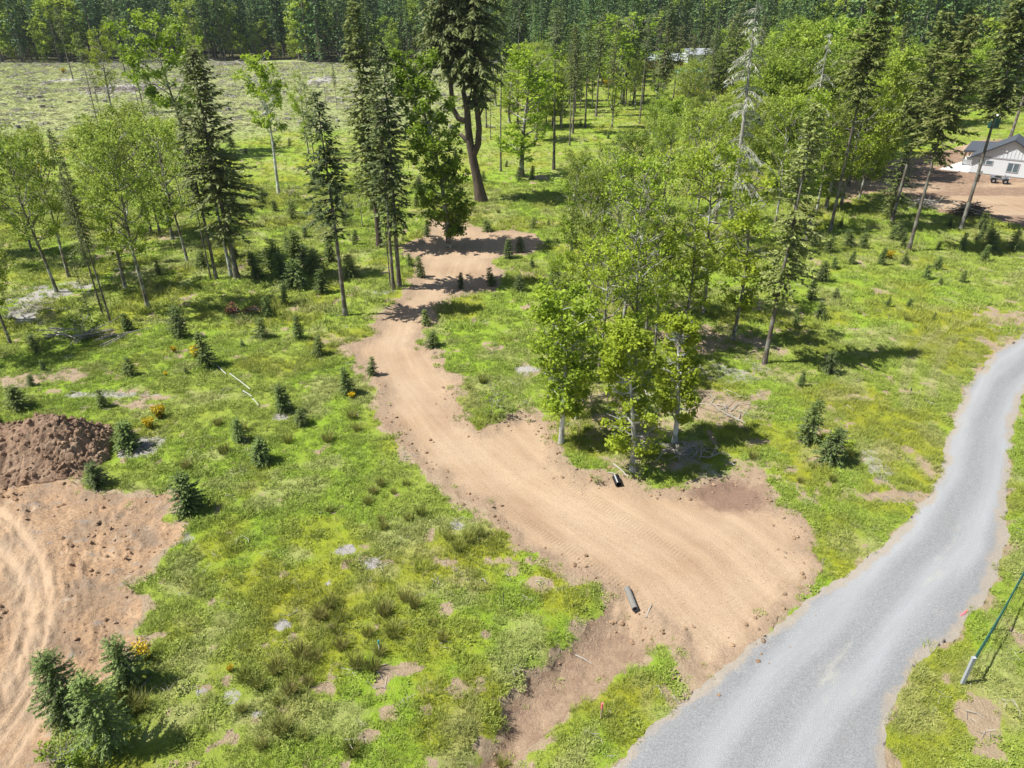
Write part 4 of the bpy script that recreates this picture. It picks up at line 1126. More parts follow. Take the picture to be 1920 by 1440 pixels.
T = [  # kind, base x, base y, top y, width, group
 ('maple', 1028, 757, 560, 1.0, GR_GROVE), ('column', 1081, 785, 560, 1.1, GR_GROVE), ('maple', 1121, 719, 440, 1.1, GR_GROVE), ('maple', 1166, 644, 300, 1.0, GR_GROVE), ('column', 1189, 704, 430, 1.1, GR_GROVE),
 ('maple', 1226, 667, 420, .9, GR_GROVE), ('column', 1279, 649, 400, 1.2, GR_GROVE), ('maple', 1210, 636, 330, .8, GR_GROVE), ('maple', 1318, 588, 270, 1.1, GR_GROVE), ('oak', 1100, 610, 330, .85, GR_GROVE),
 ('maple', 1150, 570, 290, .9, GR_GROVE), ('oak', 1300, 460, 210, .9, GR_GROVE), ('maple', 1340, 420, 190, 1., GR_GROVE), ('oak', 1180, 450, 250, 1., GR_GROVE),
 ('maple', 1120, 500, 270, .9, GR_GROVE), ('column', 1072, 485, 290, 1.3, GR_GROVE), ('oak', 1450, 440, 200, .9, GR_GROVE), ('column', 1375, 482, 320, 1.3, GR_GROVE), ('maple', 1485, 430, 170, .9, GR_GROVE),
 ('column', 1548, 392, 200, 1.4, GR_GROVE), ('maple', 1576, 388, 150, .9, GR_GROVE), ('bigleaf', 1610, 376, 130, .6, GR_GROVE), ('oak', 1240, 400, 225, 1., GR_GROVE), ('oak', 1160, 390, 255, 1., GR_GROVE), ('maple', 1290, 360, 200, 1., GR_GROVE),
 ('oak', 1380, 370, 190, 1., GR_GROVE), ('bigleaf', 1440, 350, 130, .9, GR_GROVE), ('oak', 1500, 350, 110, 1., GR_GROVE), ('bigleaf', 1530, 320, 90, .9, GR_GROVE), ('oak', 1430, 300, 100, 1.1, GR_GROVE), ('bigleaf', 1480, 280, 60, 1., GR_GROVE),
 ('maple', 1090, 690, 480, .8, GR_GROVE), ('column', 1245, 600, 400, 1.2, GR_GROVE), ('maple', 1060, 660, 470, .8, GR_GROVE),
 ('dead', 1490, 392, 62, .8, GR_GROVE), ('dead', 1195, 600, 330, .6, GR_GROVE), ('dead', 1130, 560, 330, .5, GR_GROVE), ('bigleaf', 1560, 300, 100, .9, GR_GROVE),
 ('oak', 1340, 320, 185, 1., GR_GROVE), ('oak', 1220, 330, 200, .9, GR_GROVE), ('fir', 1590, 350, 80, .9, GR_GROVE), ('fir', 1610, 320, 60, 1.2, GR_GROVE), ('fullfir', 1640, 290, 40, 1.1, GR_GROVE),
 ('bigleaf', 1600, 300, 90, .9, GR_GROVE), ('bigleaf', 1500, 230, 45, 1., GR_GROVE), ('bigleaf', 1560, 250, 50, 1., GR_GROVE), ('maple', 1580, 330, 110, 1.2, GR_GROVE), ('oak', 1460, 330, 150, 1.1, GR_GROVE), ('oak', 1530, 400, 210, .8, GR_GROVE), ('bigleaf', 1700, 240, 90, .8, GR_RIGHT), ('bigleaf', 1740, 235, 110, .8, GR_RIGHT), ('bigleaf', 1790, 230, 90, .8, GR_RIGHT),
 ('column', 1040, 690, 520, 1., GR_GROVE), ('maple', 1200, 590, 350, .9, GR_GROVE), ('oak', 1080, 440, 290, .8, GR_GROVE), ('bigleaf', 1240, 300, 190, .8, GR_GROVE),
 ('column', 1232, 190, 80, 1.6, GR_MEADOW), ('fir', 1262, 190, 50, 1., GR_MEADOW), ('column', 1288, 200, 95, 1.5, GR_MEADOW), ('fir', 1312, 190, 40, .9, GR_MEADOW), ('maple', 1345, 190, 85, .8, GR_MEADOW), ('fir', 1205, 200, 40, .9, GR_MEADOW), ('bigleaf', 1275, 205, 150, .5, GR_MEADOW),
 ('bigleaf', 1470, 360, 150, .9, GR_GROVE), ('bigleaf', 1640, 330, 110, .8, GR_GROVE), ('bigleaf', 1585, 270, 70, 1., GR_GROVE), ('bigleaf', 1420, 250, 100, .9, GR_GROVE), ('oak', 1555, 345, 120, 1.1, GR_GROVE), ('bigleaf', 1520, 190, 50, 1.1, GR_GROVE), ('bigleaf', 1620, 200, 60, 1.1, GR_GROVE), ('bigleaf', 1660, 215, 80, 1., GR_GROVE), 
 # left grove
 ('oak', 20, 644, 420, .8, GR_LEFT), ('oak', 107, 550, 270, .8, GR_LEFT), ('oak', 130, 521, 255, .75, GR_LEFT), ('thin', 173, 606, 470, .8, GR_LEFT), ('fir', 194, 594, 320, .55, GR_LEFT), ('fir', 208, 606, 300, .5, GR_LEFT),
 ('oak', 279, 580, 250, .8, GR_LEFT), ('column', 236, 542, 330, 1.1, GR_LEFT), ('oak', 352, 493, 240, .8, GR_LEFT), ('oak', 300, 437, 215, .75, GR_LEFT), ('column', 324, 448, 260, 1.1, GR_LEFT), ('oak', 284, 437, 205, .8, GR_LEFT), ('oak', 247, 465, 240, .8, GR_LEFT),
 ('maple', 60, 470, 290, .8, GR_LEFT), ('oak', 10, 500, 270, .9, GR_LEFT), ('fir', 165, 500, 240, .7, GR_LEFT), ('oak', 200, 440, 260, .8, GR_LEFT), ('maple', -30, 600, 300, .9, GR_LEFT), ('fullfir', -60, 480, 110, 1., GR_LEFT),
 ('oak', 345, 395, 230, .6, GR_LEFT), ('oak', -40, 680, 460, .8, GR_LEFT),
 # back field
 ('polefir', 195, 273, 60, .9, GR_MEADOW), ('polefir', 205, 275, 120, .8, GR_MEADOW), ('maple', 212, 213, 52, .9, GR_MEADOW), ('polefir', 272, 216, 30, 1.1, GR_MEADOW), ('polefir', 266, 222, 110, 1., GR_MEADOW), ('fir', 300, 257, 130, .8, GR_MEADOW),
 ('polefir', 137, 148, 10, 1.2, GR_MEADOW), ('polefir', 235, 137, -10, 1.2, GR_MEADOW), ('maple', 579, 290, 140, .8, GR_MEADOW), ('thin', 590, 303, 150, .9, GR_MEADOW), ('polefir', 613, 205, 70, .5, GR_MEADOW), ('thin', 766, 315, 215, .8, GR_MEADOW),
 ('maple', 680, 426, 330, .7, GR_MEADOW), ('thin', 775, 256, 150, .9, GR_MEADOW), ('polefir', 939, 322, 5, .9, GR_MEADOW), ('polefir', 1038, 318, 12, 1.4, GR_MEADOW), ('column', 978, 333, 90, 1.5, GR_MEADOW), ('column', 1005, 262, 120, 1.5, GR_MEADOW),
 ('polefir', 1068, 272, 90, 1.2, GR_MEADOW), ('fir', 1097, 240, 25, .8, GR_MEADOW), ('thin', 1088, 208, 90, 1.2, GR_MEADOW), ('fir', 1147, 206, 35, .8, GR_MEADOW), ('polefir', 1140, 190, 45, 1.2, GR_MEADOW), ('column', 1166, 195, 22, 2., GR_MEADOW),
 ('polefir', 1173, 196, 30, 1.2, GR_MEADOW), ('fir', 1206, 186, 70, .9, GR_MEADOW), ('polefir', 1223, 166, 15, 1.2, GR_MEADOW), ('polefir', 1228, 165, 10, 1.1, GR_MEADOW), ('polefir', 1270, 173, 40, 1.2, GR_MEADOW), ('fullfir', 1331, 171, 60, .9, GR_MEADOW),
 ('polefir', 1127, 162, 20, 1., GR_MEADOW), ('fir', 1293, 165, 62, .9, GR_MEADOW), ('fir', 912, 240, 60, .8, GR_MEADOW), ('thin', 920, 262, 150, 1., GR_MEADOW), ('fir', 600, 120, 60, 1., GR_MEADOW), ('fir', 632, 200, 120, .6, GR_MEADOW),
 ('column', 955, 230, 110, 1.6, GR_MEADOW), ('column', 985, 210, 80, 1.6, GR_MEADOW), ('maple', 1020, 215, 100, 1., GR_MEADOW), ('bigleaf', 1045, 190, 90, .7, GR_MEADOW), ('maple', 1110, 200, 110, .9, GR_MEADOW), ('bigleaf', 1185, 180, 100, .8, GR_MEADOW), ('maple', 1240, 175, 95, .9, GR_MEADOW),
 ('column', 1330, 200, 120, 1.4, GR_MEADOW), ('column', 1420, 200, 60, 2., GR_MEADOW), ('bigleaf', 1400, 180, 70, .8, GR_MEADOW), ('column', 1649, 250, 170, 1., GR_MEADOW), ('maple', 1665, 253, 120, .9, GR_MEADOW), ('column', 1683, 254, 150, 1.2, GR_MEADOW),
 ('maple', 1460, 190, 45, 1., GR_MEADOW), ('bigleaf', 1380, 150, 60, .9, GR_MEADOW), ('column', 930, 200, 110, 1.5, GR_MEADOW),
]
for k, bx, by, ty, w, gname in T:
    tree(k, bx, by, ty, w=w * (.82 if gname == GR_GROVE and by > 380 and bx < 1480 else 1.0 if gname == GR_LEFT and k == 'oak' else 1.), group=gname)

r_ = random.Random(21)
for i in range(44):
    bx, by = r_.uniform(960, 1420), r_.uniform(176, 262)
    if 1250 < bx < 1380 and by < 205: continue
    k = r_.choice(['column', 'column', 'fir', 'polefir', 'maple', 'fir', 'bigleaf', 'oak'])
    h = {'column': 11, 'fir': 17, 'polefir': 20, 'maple': 11, 'bigleaf': 9, 'oak': 10}[k] * r_.uniform(.7, 1.15)
    tree(k, bx, by, h=h, w=r_.uniform(.85, 1.15), group=GR_MEADOW)

# --- saplings: base x, base y, top y, kind, width
SAP = [(215, 1405, 1262, 1.25), (132, 1352, 1222, 1.15), (243, 1288, 1192, 1.), (362, 958, 884, 1.), (185, 908, 864, 1.1), (248, 842, 790, 1.1), (447, 828, 783, 1.), (490, 866, 820, 1.), (532, 773, 720, 1.1), (566, 796, 766, 1.), (655, 740, 690, .9),
       (698, 702, 670, 1.), (34, 766, 722, 1.1), (192, 764, 732, 1.1), (60, 722, 703, 1.1), (4, 802, 773, 1.2), (245, 702, 668, 1.), (84, 697, 678, 1.), (340, 630, 568, 1.), (388, 688, 625, .9), (600, 667, 630, 1.), (561, 637, 592, .95), (490, 632, 595, 1.), (505, 593, 555, 1.),
       (533, 569, 535, .9), (515, 503, 447, 1.2), (553, 483, 432, 1.25), (592, 508, 462, 1.25), (553, 536, 482, 1.2), (605, 546, 503, 1.), (480, 521, 474, 1.1), (657, 516, 475, 1.1), (622, 490, 443, 1.), (573, 445, 425, 1.), (665, 459, 430, 1.1), (647, 422, 400, 1.),
       (541, 470, 440, 1.2), (575, 500, 455, 1.2), (530, 515, 470, 1.), (800, 607, 580, 1.1), (811, 649, 622, 1.1), (790, 516, 480, 1.), (768, 497, 475, 1.1), (864, 537, 509, 1.), (922, 532, 500, 1.1), (953, 482, 446, 1.), (976, 470, 442, 1.1), (800, 440, 418, 1.1), (913, 431, 411, 1.),
       (780, 386, 362, 1.), (1000, 425, 405, 1.), (1027, 420, 411, 1.), (998, 499, 482, 1.), (1037, 536, 480, .8), (975, 542, 512, 1.), (1512, 825, 743, 1.), (1550, 862, 793, 1.), (1500, 722, 695, 1.1), (1553, 698, 655, 1.1), (1519, 562, 522, 1.1),
       (1535, 598, 566, 1.), (1492, 613, 577, .9), (1540, 527, 488, 1.), (1497, 509, 498, 1.2), (1563, 559, 541, 1.1), (1595, 493, 471, 1.), (1562, 503, 483, 1.), (1551, 472, 445, 1.1), (1650, 494, 464, 1.), (1697, 494, 475, 1.1), (1755, 502, 478, 1.1), (1735, 521, 495, 1.1),
       (1805, 527, 507, 1.), (1762, 531, 520, 1.), (1800, 467, 435, 1.), (1857, 472, 431, 1.), (1845, 488, 458, 1.), (1897, 467, 430, 1.), (1835, 450, 424, 1.), (1523, 446, 430, 1.), (1575, 426, 408, 1.), (1620, 446, 426, 1.), (1682, 441, 420, 1.), (1662, 575, 558, 1.),
       (1703, 574, 560, 1.), (1748, 599, 588, 1.), (1480, 478, 438, 1.2), (1490, 505, 470, 1.), (440, 480, 455, 1.), (860, 408, 398, 1.), (455, 650, 640, 1.2), (350, 700, 690, 1.2), (300, 515, 490, 1.), (380, 500, 470, 1.2), (240, 620, 590, 1.2), (70, 660, 630, 1.)]
for i_, (bx, by, ty, rd, lab) in enumerate(((215, 1405, 1262, 1.0, 'biggest foreground fir sapling, rightmost at the bottom left corner'), (132, 1352, 1222, .95, 'foreground fir sapling with a long bare leader, leftmost on the clay edge'), (243, 1288, 1192, .85, 'foreground fir sapling with the yellow broom at its side'))):
    hero('fir_sapling', fir_mesh(H(bx, by, ty), .97, rd, 250 + i_, M['sapling_light'], M['bark_fir'], step=.12, per=8, gap=.05, nsp=8, spl=.13, spw=.022, seg=.07, taper=.8, trunk_r=.025, ragged=.35), bx, by, lab, group='young firs planted across the slope')
for bx, by, ty, w in SAP[3:]:
    tree('lightsapling' if (bx, by) in ((553, 536), (605, 546), (655, 740), (490, 866), (447, 828), (505, 593)) or rnd.random() < .10 else 'sapling', bx, by + 2, ty - 2, w=w * rnd.uniform(.8, 1.15), group='young firs planted across the slope', cat='sapling')
r_ = random.Random(5)
n = 0
while n < 85:
    bx, by = (r_.uniform(430, 1010), r_.uniform(268, 420)) if n < 50 else (r_.uniform(1090, 1500), r_.uniform(195, 300)) if n < 70 else (r_.uniform(1500, 1900), r_.uniform(425, 470))
    if 740 < bx < 1030 and by > 395: continue
    tree('sapling' if r_.random() < .85 else 'bush', bx, by, h=r_.uniform(.7, 2.2), w=1.1, group='young firs planted across the slope', cat='sapling'); n += 1
tree('bush', 920, 782, 732, w=.9, cat='shrub', group=None)
for bx, by, ty in ((130, 1440, 1405), (1190, 895, 870), (1575, 850, 820), (60, 655, 630), (165, 640, 600), (1120, 905, 893)):
    tree('bush', bx, by, ty, w=1.3, cat='shrub')

# --- far forest
def far_forest():
    r = random.Random(3); spots = []
    for i in range(2800):
        y = 258 + 190 * r.random() ** 1.2
        x = r.uniform(-1, 1) * (.70 * y + 12)
        e = 258 + 10 * math.sin(x / 23) + 6 * math.sin(x / 7)
        if y < e: continue
        spots.append((x, y))
    for i in range(420):                    # the wood comes closer on the right
        y = 150 + 110 * r.random(); x = r.uniform(55, .72 * y + 12)
        if x < 60 + max(0, (190 - y)) * .55: continue
        px, py = PX(x, y)
        if px < 1440 and py > 120: continue
        spots.append((x, y))
    for i in range(160):                    # and between the far houses
        y = 190 + 70 * r.random(); x = r.uniform(5, 70)
        px, py = PX(x, y)
        if 1190 < px < 1360 and 100 < py < 175: continue
        spots.append((x, y))
    keep = []
    for x, y in spots:
        if all((x - a) ** 2 + (y - b) ** 2 > (9 if y < 285 else 14) for a, b in keep): keep.append((x, y))
    keep.sort(key=lambda p: math.hypot(*p) )
    F5, L3 = bank('farfir'), bank('farleaf')
    rest = []
    ni = 0
    for x, y in keep:
        px, py = PX(x, y, 15)
        vis = -60 < px < 1980
        leafy = r.random() < ((.42 if y < 275 and x < -20 else .24) if y > 258 else .36)
        if not leafy and 60 < x and r.random() < .05: leafy = True
        h = r.uniform(5, 19) if leafy else r.uniform(19, 42)
        if y < 258 and x < 75: h *= .72
        if ni < 290 and vis:
            ms, nh = (L3 if leafy else F5)[r.randrange(3 if leafy else 5)]
            s = h / nh; w = r.uniform(.8, 1.15)
            o = place_tree('broadleaf_tree' if leafy else 'fir_tree', ms, (x, y, gz(x, y) - .3), r.random() * 6.28, (s * w, s * w, s)); ni += 1
            spots_ = [(20, 'at the far left edge'), (140, 'behind the left field broom'), (260, 'behind the left bleached logs'), (360, 'behind the yellow-crowned maple'), (470, 'behind the right bleached logs'), (590, 'behind the middle of the field'),
                      (690, 'behind the brownish fir'), (790, 'left of the forked giant fir'), (900, 'behind the forked giant fir'), (985, 'beside the glimpsed grey house'), (1090, 'between the far houses'), (1245, 'by the red-walled house'),
                      (1340, 'by the brown-roofed shed'), (1430, 'right of the lichened snag'), (1520, 'behind the second snag'), (1610, 'behind the first yard fir'), (1700, 'behind the middle yard firs'), (1800, 'left behind the pale house'), (1900, 'right behind the pale house')]
            sec = min(spots_, key=lambda q: abs(q[0] - px))[1]
            row = 'front-row' if y < (272 if px < 1400 else 175) else 'second-row' if y < (290 if px < 1400 else 205) else 'deep-set'
            szw = 'shorter' if h < (13 if leafy else 29) else 'taller'
            if row == 'front-row' and 880 < px < 1420: later(o, 'farleaf' if leafy else 'farfir', x, y, h, 'far forest trees ' + sec, 'tree')
            else: tag(o, '%s %s %s %s' % (row, szw, 'bright green broadleaf' if leafy else 'dark forest fir', sec), 'tree', 'far forest trees ' + sec)
        else:
            rest.append((x, y, h, leafy, r.randrange(3), r.random() * 6.28))
    # what stands behind them reads as one mass
    pr = []
    for ms, nh in F5[:3] + L3[:3]:
        a, b = ms
        va = np.empty(len(a.vertices) * 3); a.vertices.foreach_get('co', va); vb = np.empty(len(b.vertices) * 3); b.vertices.foreach_get('co', vb)
        va = va.reshape(-1, 3); vb = vb.reshape(-1, 3)
        fa = np.array([p.vertices[:] for p in a.polygons]); fb = np.arange(len(vb)).reshape(-1, 4)
        t = np.empty(len(vb)); b.attributes['tone'].data.foreach_get('value', t)
        me = make_mesh('wood', np.concatenate([va, vb]) / nh, np.concatenate([fa, fb + len(va)]), [a.materials[0], b.materials[0]],
                       [0] * len(fa) + [1] * len(fb), {'tone': np.r_[np.zeros(len(va)), t]})
        pr.append(proto(me))
    R2 = np.array(rest)
    z = height(R2[:, 0], R2[:, 1]) - .3
    scatter('far_wood', np.c_[R2[:, 0], R2[:, 1], z], R2[:, 2], np.c_[np.zeros((len(R2), 2)), R2[:, 5]], (R2[:, 4] + 3 * R2[:, 3]).astype(int), pr, {}, 'dark fir forest filling the slope behind the front trees')
far_forest()

# ---------------------------------------------------------------- air
def air():
    o = MB().box(-1500, -60, -4, 1500, 1500, 64).build('haze', NT('air').m)
    m = o.data.materials[0]; t = m.node_tree
    t.nodes.remove(t.nodes['Principled BSDF'])
    v = t.nodes.new('ShaderNodeVolumePrincipled'); v.inputs['Density'].default_value = HAZE; v.inputs['Color'].default_value = (.80, .90, 1.0, 1)
    t.links.new(v.outputs[0], t.nodes['Material Output'].inputs['Volume'])
    tag(o, label='thin pale summer haze', kind='stuff')
HAZE = .00009
air()

# ---------------------------------------------------------------- dirt mound
def mound():
    P = [(-40, 918), (60, 905), (150, 905), (180, 880), (208, 850), (222, 815), (215, 790), (150, 770), (60, 770), (-60, 780), (-200, 820), (-240, 880)]
    xs, ys = zip(*gp([(-40, 915), (60, 902), (150, 902), (185, 875), (212, 845), (222, 815), (215, 800), (150, 800), (60, 800), (-60, 810), (-200, 830), (-240, 880)]))
    poly = list(zip(xs, ys))
    ax = np.arange(min(xs) - .5, max(xs) + .5, .085); ay = np.arange(min(ys) - .5, max(ys) + .5, .085)
    X, Y = np.meshgrid(ax, ay); x, y = X.ravel(), Y.ravel()
    d = sdf(poly, x, y) + .5 * fbm(x / 1.2, y / 1.2, 401, 3)
    body = np.clip(-d, 0, 2.4) / 2.4
    c = G(85, 868); c2 = G(185, 845)
    z = 1.15 * body ** .75 + 1.0 * np.exp(-((x - c[0]) / 1.5) ** 2 - ((y - c[1] - .8) / 1.4) ** 2) * (body > 0) + .35 * np.exp(-((x - c2[0]) / 1.2) ** 2 - ((y - c2[1]) / .8) ** 2) * (body > 0)
    rough = np.abs(fbm(x / .55, y / .55, 402, 4)) * (.4 + .9 * vn(x / 1.5, y / 1.5, 405)) + .16 * fbm(x / .17, y / .17, 403, 2)
    z = z + rough * np.minimum(1, body * 5) * (.45 + .8 * sstep(-23.5, -20.5, x)) - .35 * (d > 0)
    zz = height(x, y) - .05 + z
    ny, nx = X.shape; i = np.arange(ny - 1)[:, None] * nx + np.arange(nx - 1)[None]
    Q = np.stack([i, i + 1, i + 1 + nx, i + nx], -1).reshape(-1, 4)
    Q = Q[(d[Q].min(1) < .2)]
    t = NT('mound_soil'); n_ = t.noise(1.2, 5, .7)
    cc = t.ramp(n_, (.3, (.20, .13, .08)), (.5, (.30, .20, .13)), (.7, (.42, .30, .20)))
    cc = t.mix(t.ramp(t.noise(9, 6, .75), (.32, .6), (.55, 0.)), cc, (.15, .09, .06))
    t.color(cc).bump(t.noise(8, 6, .75), .09)
    M['mound'] = t.m
    o = link('dirt_mound', make_mesh('dirt_mound', np.c_[x, y, zz], Q, [t.m], smooth=False))
    tag(o, 'rough brown heap of dug earth at the left edge above the excavation', 'dirt mound')
    import bmesh
    pr = []
    for s_ in range(3):
        r = np.random.RandomState(500 + s_); bm = bmesh.new(); bmesh.ops.create_icosphere(bm, subdivisions=1, radius=1)
        for v in bm.verts: v.co = v.co * (.65 + .7 * r.rand())
        me = bpy.data.meshes.new('lump'); bm.to_mesh(me); bm.free(); me.materials.append(t.m); pr.append(proto(me))
    r = np.random.RandomState(9)
    k = np.where((d < -.1) & (r.rand(len(d)) < .22 * (.35 + sstep(-24.5, -21, x))))[0]
    s = .035 + .13 * r.rand(len(k)) ** 2.2
    scatter('earth_lumps', np.c_[x[k], y[k], zz[k] + .2 * s], s, r.rand(len(k), 3) * 6.28, r.randint(0, 3, len(k)), pr, {}, 'dark earth lumps tumbled over the dirt mound')
mound()

# ---------------------------------------------------------------- rush clumps, broom, stumps
def plants():
    ru = []
    for i in range(3):
        ru.append(blades(150, .16, .35, .75, .014, .55, 600 + i, M['rush']))
    spots = [(620, 1138), (640, 1162), (602, 1160), (632, 1185), (760, 1122), (778, 1135), (690, 1190), (738, 1190), (722, 1150), (810, 1170), (830, 1200), (640, 1215), (565, 1232), (592, 1238), (668, 1250), (700, 1255), (712, 1225), (580, 1285), (520, 1260), (560, 1260),
             (545, 1300), (460, 1275), (486, 1290), (455, 1335), (520, 1320), (570, 1385), (530, 1375), (490, 1400), (660, 1410), (715, 910), (738, 925), (690, 945), (700, 925), (762, 908), (765, 973), (720, 990), (618, 960), (714, 975), (790, 965), (840, 1010), (880, 1015), (900, 1005),
             (540, 830), (615, 830), (670, 810), (660, 785), (410, 800), (455, 812), (880, 730), (905, 718), (935, 400), (500, 415), (515, 420), (525, 423), (535, 425), (1280, 505), (940, 1408), (1700, 602), (1610, 590), (250, 1340), (240, 1310), (270, 1330), (350, 880), (420, 850), (860, 1030), (1410, 860), (1500, 905), (1560, 905), (1520, 880), (1590, 860)]
    for i, (px, py) in enumerate(spots):
        x, y = G(px, py); s = rnd.uniform(.55, 1.15)
        o = link('rush_clump', ru[i % 3]); o.location = (x, y, gz(x, y)); o.scale = (s * 1.15, s * 1.15, s * .85); o.rotation_euler = (0, 0, rnd.random() * 6)
        LOOK['rush'] = 'dark olive rush clump'
        later(o, 'rush', x, y, 1, 'rush clumps in the meadow', 'rush clump')
    # broom: green twigs under yellow flowers
    def broom(seed, n=420, cut=.45):
        r = np.random.RandomState(seed); a = r.rand(n) * 6.28; q = r.rand(n)
        d = .42 * np.sqrt(r.rand(n)) * (.5 + q * .7); C = np.stack([d * np.cos(a), d * np.sin(a), .9 * q], 1)
        tone = np.where(q + .25 * r.randn(n) > cut, .75 + .25 * r.rand(n), .0 + .3 * r.rand(n))
        return leafquads('flowers', C, .085, r, M['broom'], .4, tone)
    def stems(seed):
        r = np.random.RandomState(seed); g = Geo()
        for k in range(14):
            a = r.rand() * 6.28; d = .35 * r.rand() + .1
            g.tube([(0, 0, 0), (math.cos(a) * d * .4, math.sin(a) * d * .4, .45), (math.cos(a) * d, math.sin(a) * d, .85)], [.02, .012, .005], 3)
        return g.mesh('stems', M['rush'])
    bm_ = [(stems(700 + i), broom(710 + i)) for i in range(3)]
    bf_ = [(bm_[i][0], broom(720 + i, 420, .75)) for i in range(3)]
    labs = [(301, 785, .9, 'small bright yellow broom bush between the mound and the white pipes'), (282, 805, .7, 'low yellow broom just left of the brighter broom near the dirt mound'), (370, 672, .9, 'yellow broom touching the sapling at the white pipes'),
            (328, 662, .5, 'tiny yellow broom sprig left of the sapling broom'), (1666, 487, .9, 'solitary yellow broom beside a sapling in the right meadow'), (272, 1240, .8, 'yellow broom among the foreground firs at lower left'),
            (660, 748, .5, 'tiny orange-yellow broom at the foot of a sapling by the track edge'), (312, 706, .3, 'small yellow sprig above the pale bare strip'), (433, 1260, .3, 'pinpoint yellow flower patch in the lower left meadow'), (70, 322, 1.2, 'yellow broom half hidden in the left grove'),
            (120, 138, 1.6, 'yellow broom at the far edge of the clear-cut')]
    for i, (px, py, s, lab) in enumerate(labs):
        x, y = G(px, py); o = place_tree('broom_bush', bm_[i % 3], (x, y, gz(x, y)), rnd.random() * 6, (s, s, s), ('stems', 'flowers')); tag(o, lab, 'broom bush', 'yellow broom bushes')
    for i in range(34):
        px, py = (rnd.uniform(1265, 1372), rnd.uniform(160, 192)) if i < 26 else (rnd.uniform(1130, 1260), rnd.uniform(152, 166))
        x, y = G(px, py); s = rnd.uniform(1.8, 3.2)
        o = place_tree('broom_bush', bf_[i % 3], (x, y, gz(x, y)), rnd.random() * 6, (s, s, s * .8), ('stems', 'flowers'))
        later(o, 'broom', x, y, 1, 'far broom thicket', 'broom bush')
    # stumps across the clear-cut
    st = []
    for i in range(2):
        g = Geo(); g.tube([(0, 0, -.1), (0, 0, .15), (.02, 0, .5)], [.42, .33, .30], 10)
        v, f = np.concatenate(g.V), np.concatenate(g.F)
        me = make_mesh('stump', v, [f, np.arange(20, 30)[None]], [M['bark_oak']]); st.append(me)
    r = random.Random(8)
    for i in range(90):
        px, py = r.uniform(0, 860), r.uniform(128, 250) 
        x, y = G(px, py); s = r.uniform(.6, 1.5)
        o = link('stump', st[i % 2]); o.location = (x, y, gz(x, y)); o.scale = (s * 1.2, s * 1.2, s * .8); o.rotation_euler = (r.uniform(-.1, .1), 0, r.random() * 6)
        later(o, 'stump', x, y, 1, 'stumps in the clear-cut', 'stump')
plants()

# ---------------------------------------------------------------- small made things
M['black'] = plain('black_plastic', (.012, .013, .015), .35, .5, .3)
M['concrete'] = plain('old_concrete', (.20, .19, .17), .9, .2, .4, 14, 0, .01)
M['dark'] = plain('near_black', (.03, .03, .03), .9)
M['white'] = plain('white_plastic', (.52, .53, .48), .5, .4, .06)
M['galv'] = plain('weathered_post', (.36, .38, .40), .6, .4, .15, 20)
M['green_net'] = plain('dark_green_net', (.025, .10, .075), .6, .3, .2)
M['steel_post'] = plain('dark_steel', (.05, .07, .06), .6, .4, .2)
M['pink'] = plain('pink_tape', (.85, .16, .22), .6, .2, .1)
M['teal'] = plain('teal_paint', (.008, .05, .05), .6, .3, .1)
M['tarp2'] = plain('teal_tip', (.04, .35, .38), .6, .3, .1)
M['stake'] = plain('stake_wood', (.40, .30, .20), .9, .2, .2, 12)
M['clap'] = plain('pale_siding', (.62, .645, .66), .8, .2, .04, 2)
M['trim'] = plain('white_trim', (.80, .80, .79), .6, .3, .03)
M['trimgrey'] = plain('grey_trim', (.34, .35, .36), .7, .3, .05)
M['trimdark'] = plain('dark_fascia', (.045, .05, .06), .6, .3, .1)
M['shingle'] = plain('charcoal_shingles', (.075, .085, .10), .9, .2, .4, 9, 0, .01)
M['slab'] = plain('pale_concrete', (.72, .70, .66), .85, .2, .05, 3)
M['glass'] = plain('window_glass', (.10, .14, .16), .08, .8, .1)
M['rubber'] = plain('tyre_rubber', (.015, .015, .016), .8, .3, .2)
M['metal'] = plain('bare_metal', (.45, .46, .48), .35, .5, .1, 5, .8)
M['atv'] = plain('quad_plastic', (.16, .17, .18), .35, .5, .2)
M['cut_wood'] = plain('brush_wood', (.13, .095, .065), .9, .2, .5, 5)
M['red_wood'] = plain('rusty_brush', (.26, .11, .065), .9, .2, .4, 5)

def pipe(name, px, py, L, r, yaw, mat, label, ribs=0, wall=.04):
    x, y = G(px, py); o = empty(name, (x, y, gz(x, y) + r * .8), yaw)
    tag(o, label, 'pipe')
    n = 28 if ribs else 2; ysr = np.linspace(-L / 2, L / 2, n); seg = 20
    rad = [r * (1 + (.06 if ribs and i % 2 else 0)) for i in range(n)]
    v = []; f = []
    for i, yy in enumerate(ysr):
        for k in range(seg):
            a = 2 * math.pi * k / seg; v.append((rad[i] * math.cos(a), yy, rad[i] * math.sin(a)))
    for i in range(n - 1):
        for k in range(seg): f.append((i * seg + k, i * seg + (k + 1) % seg, (i + 1) * seg + (k + 1) % seg, (i + 1) * seg + k))
    b = len(v); ri = r - wall
    for yy in (-L / 2, L / 2):
        for k in range(seg):
            a = 2 * math.pi * k / seg; v.append((ri * math.cos(a), yy, ri * math.sin(a)))
    for k in range(seg):
        k2 = (k + 1) % seg
        f.append((b + k, b + k2, b + seg + k2, b + seg + k))
        f.append((k, k2, b + k2, b + k)); f.append(((n - 1) * seg + k, (n - 1) * seg + k2, b + seg + k2, b + seg + k))
    MB().add(v, f).build('pipe_wall', mat, o, smooth=False)
    return o
p1 = pipe('culvert_pipe', 1157, 905, .62, .165, .12, M['black'], 'short black ribbed plastic culvert pipe lying at the upper edge of the track', ribs=1)
p2 = pipe('concrete_pipe', 1183, 1123, 1.12, .125, .14, M['concrete'], 'old grey concrete pipe lying on the tan dirt with its open end facing us')
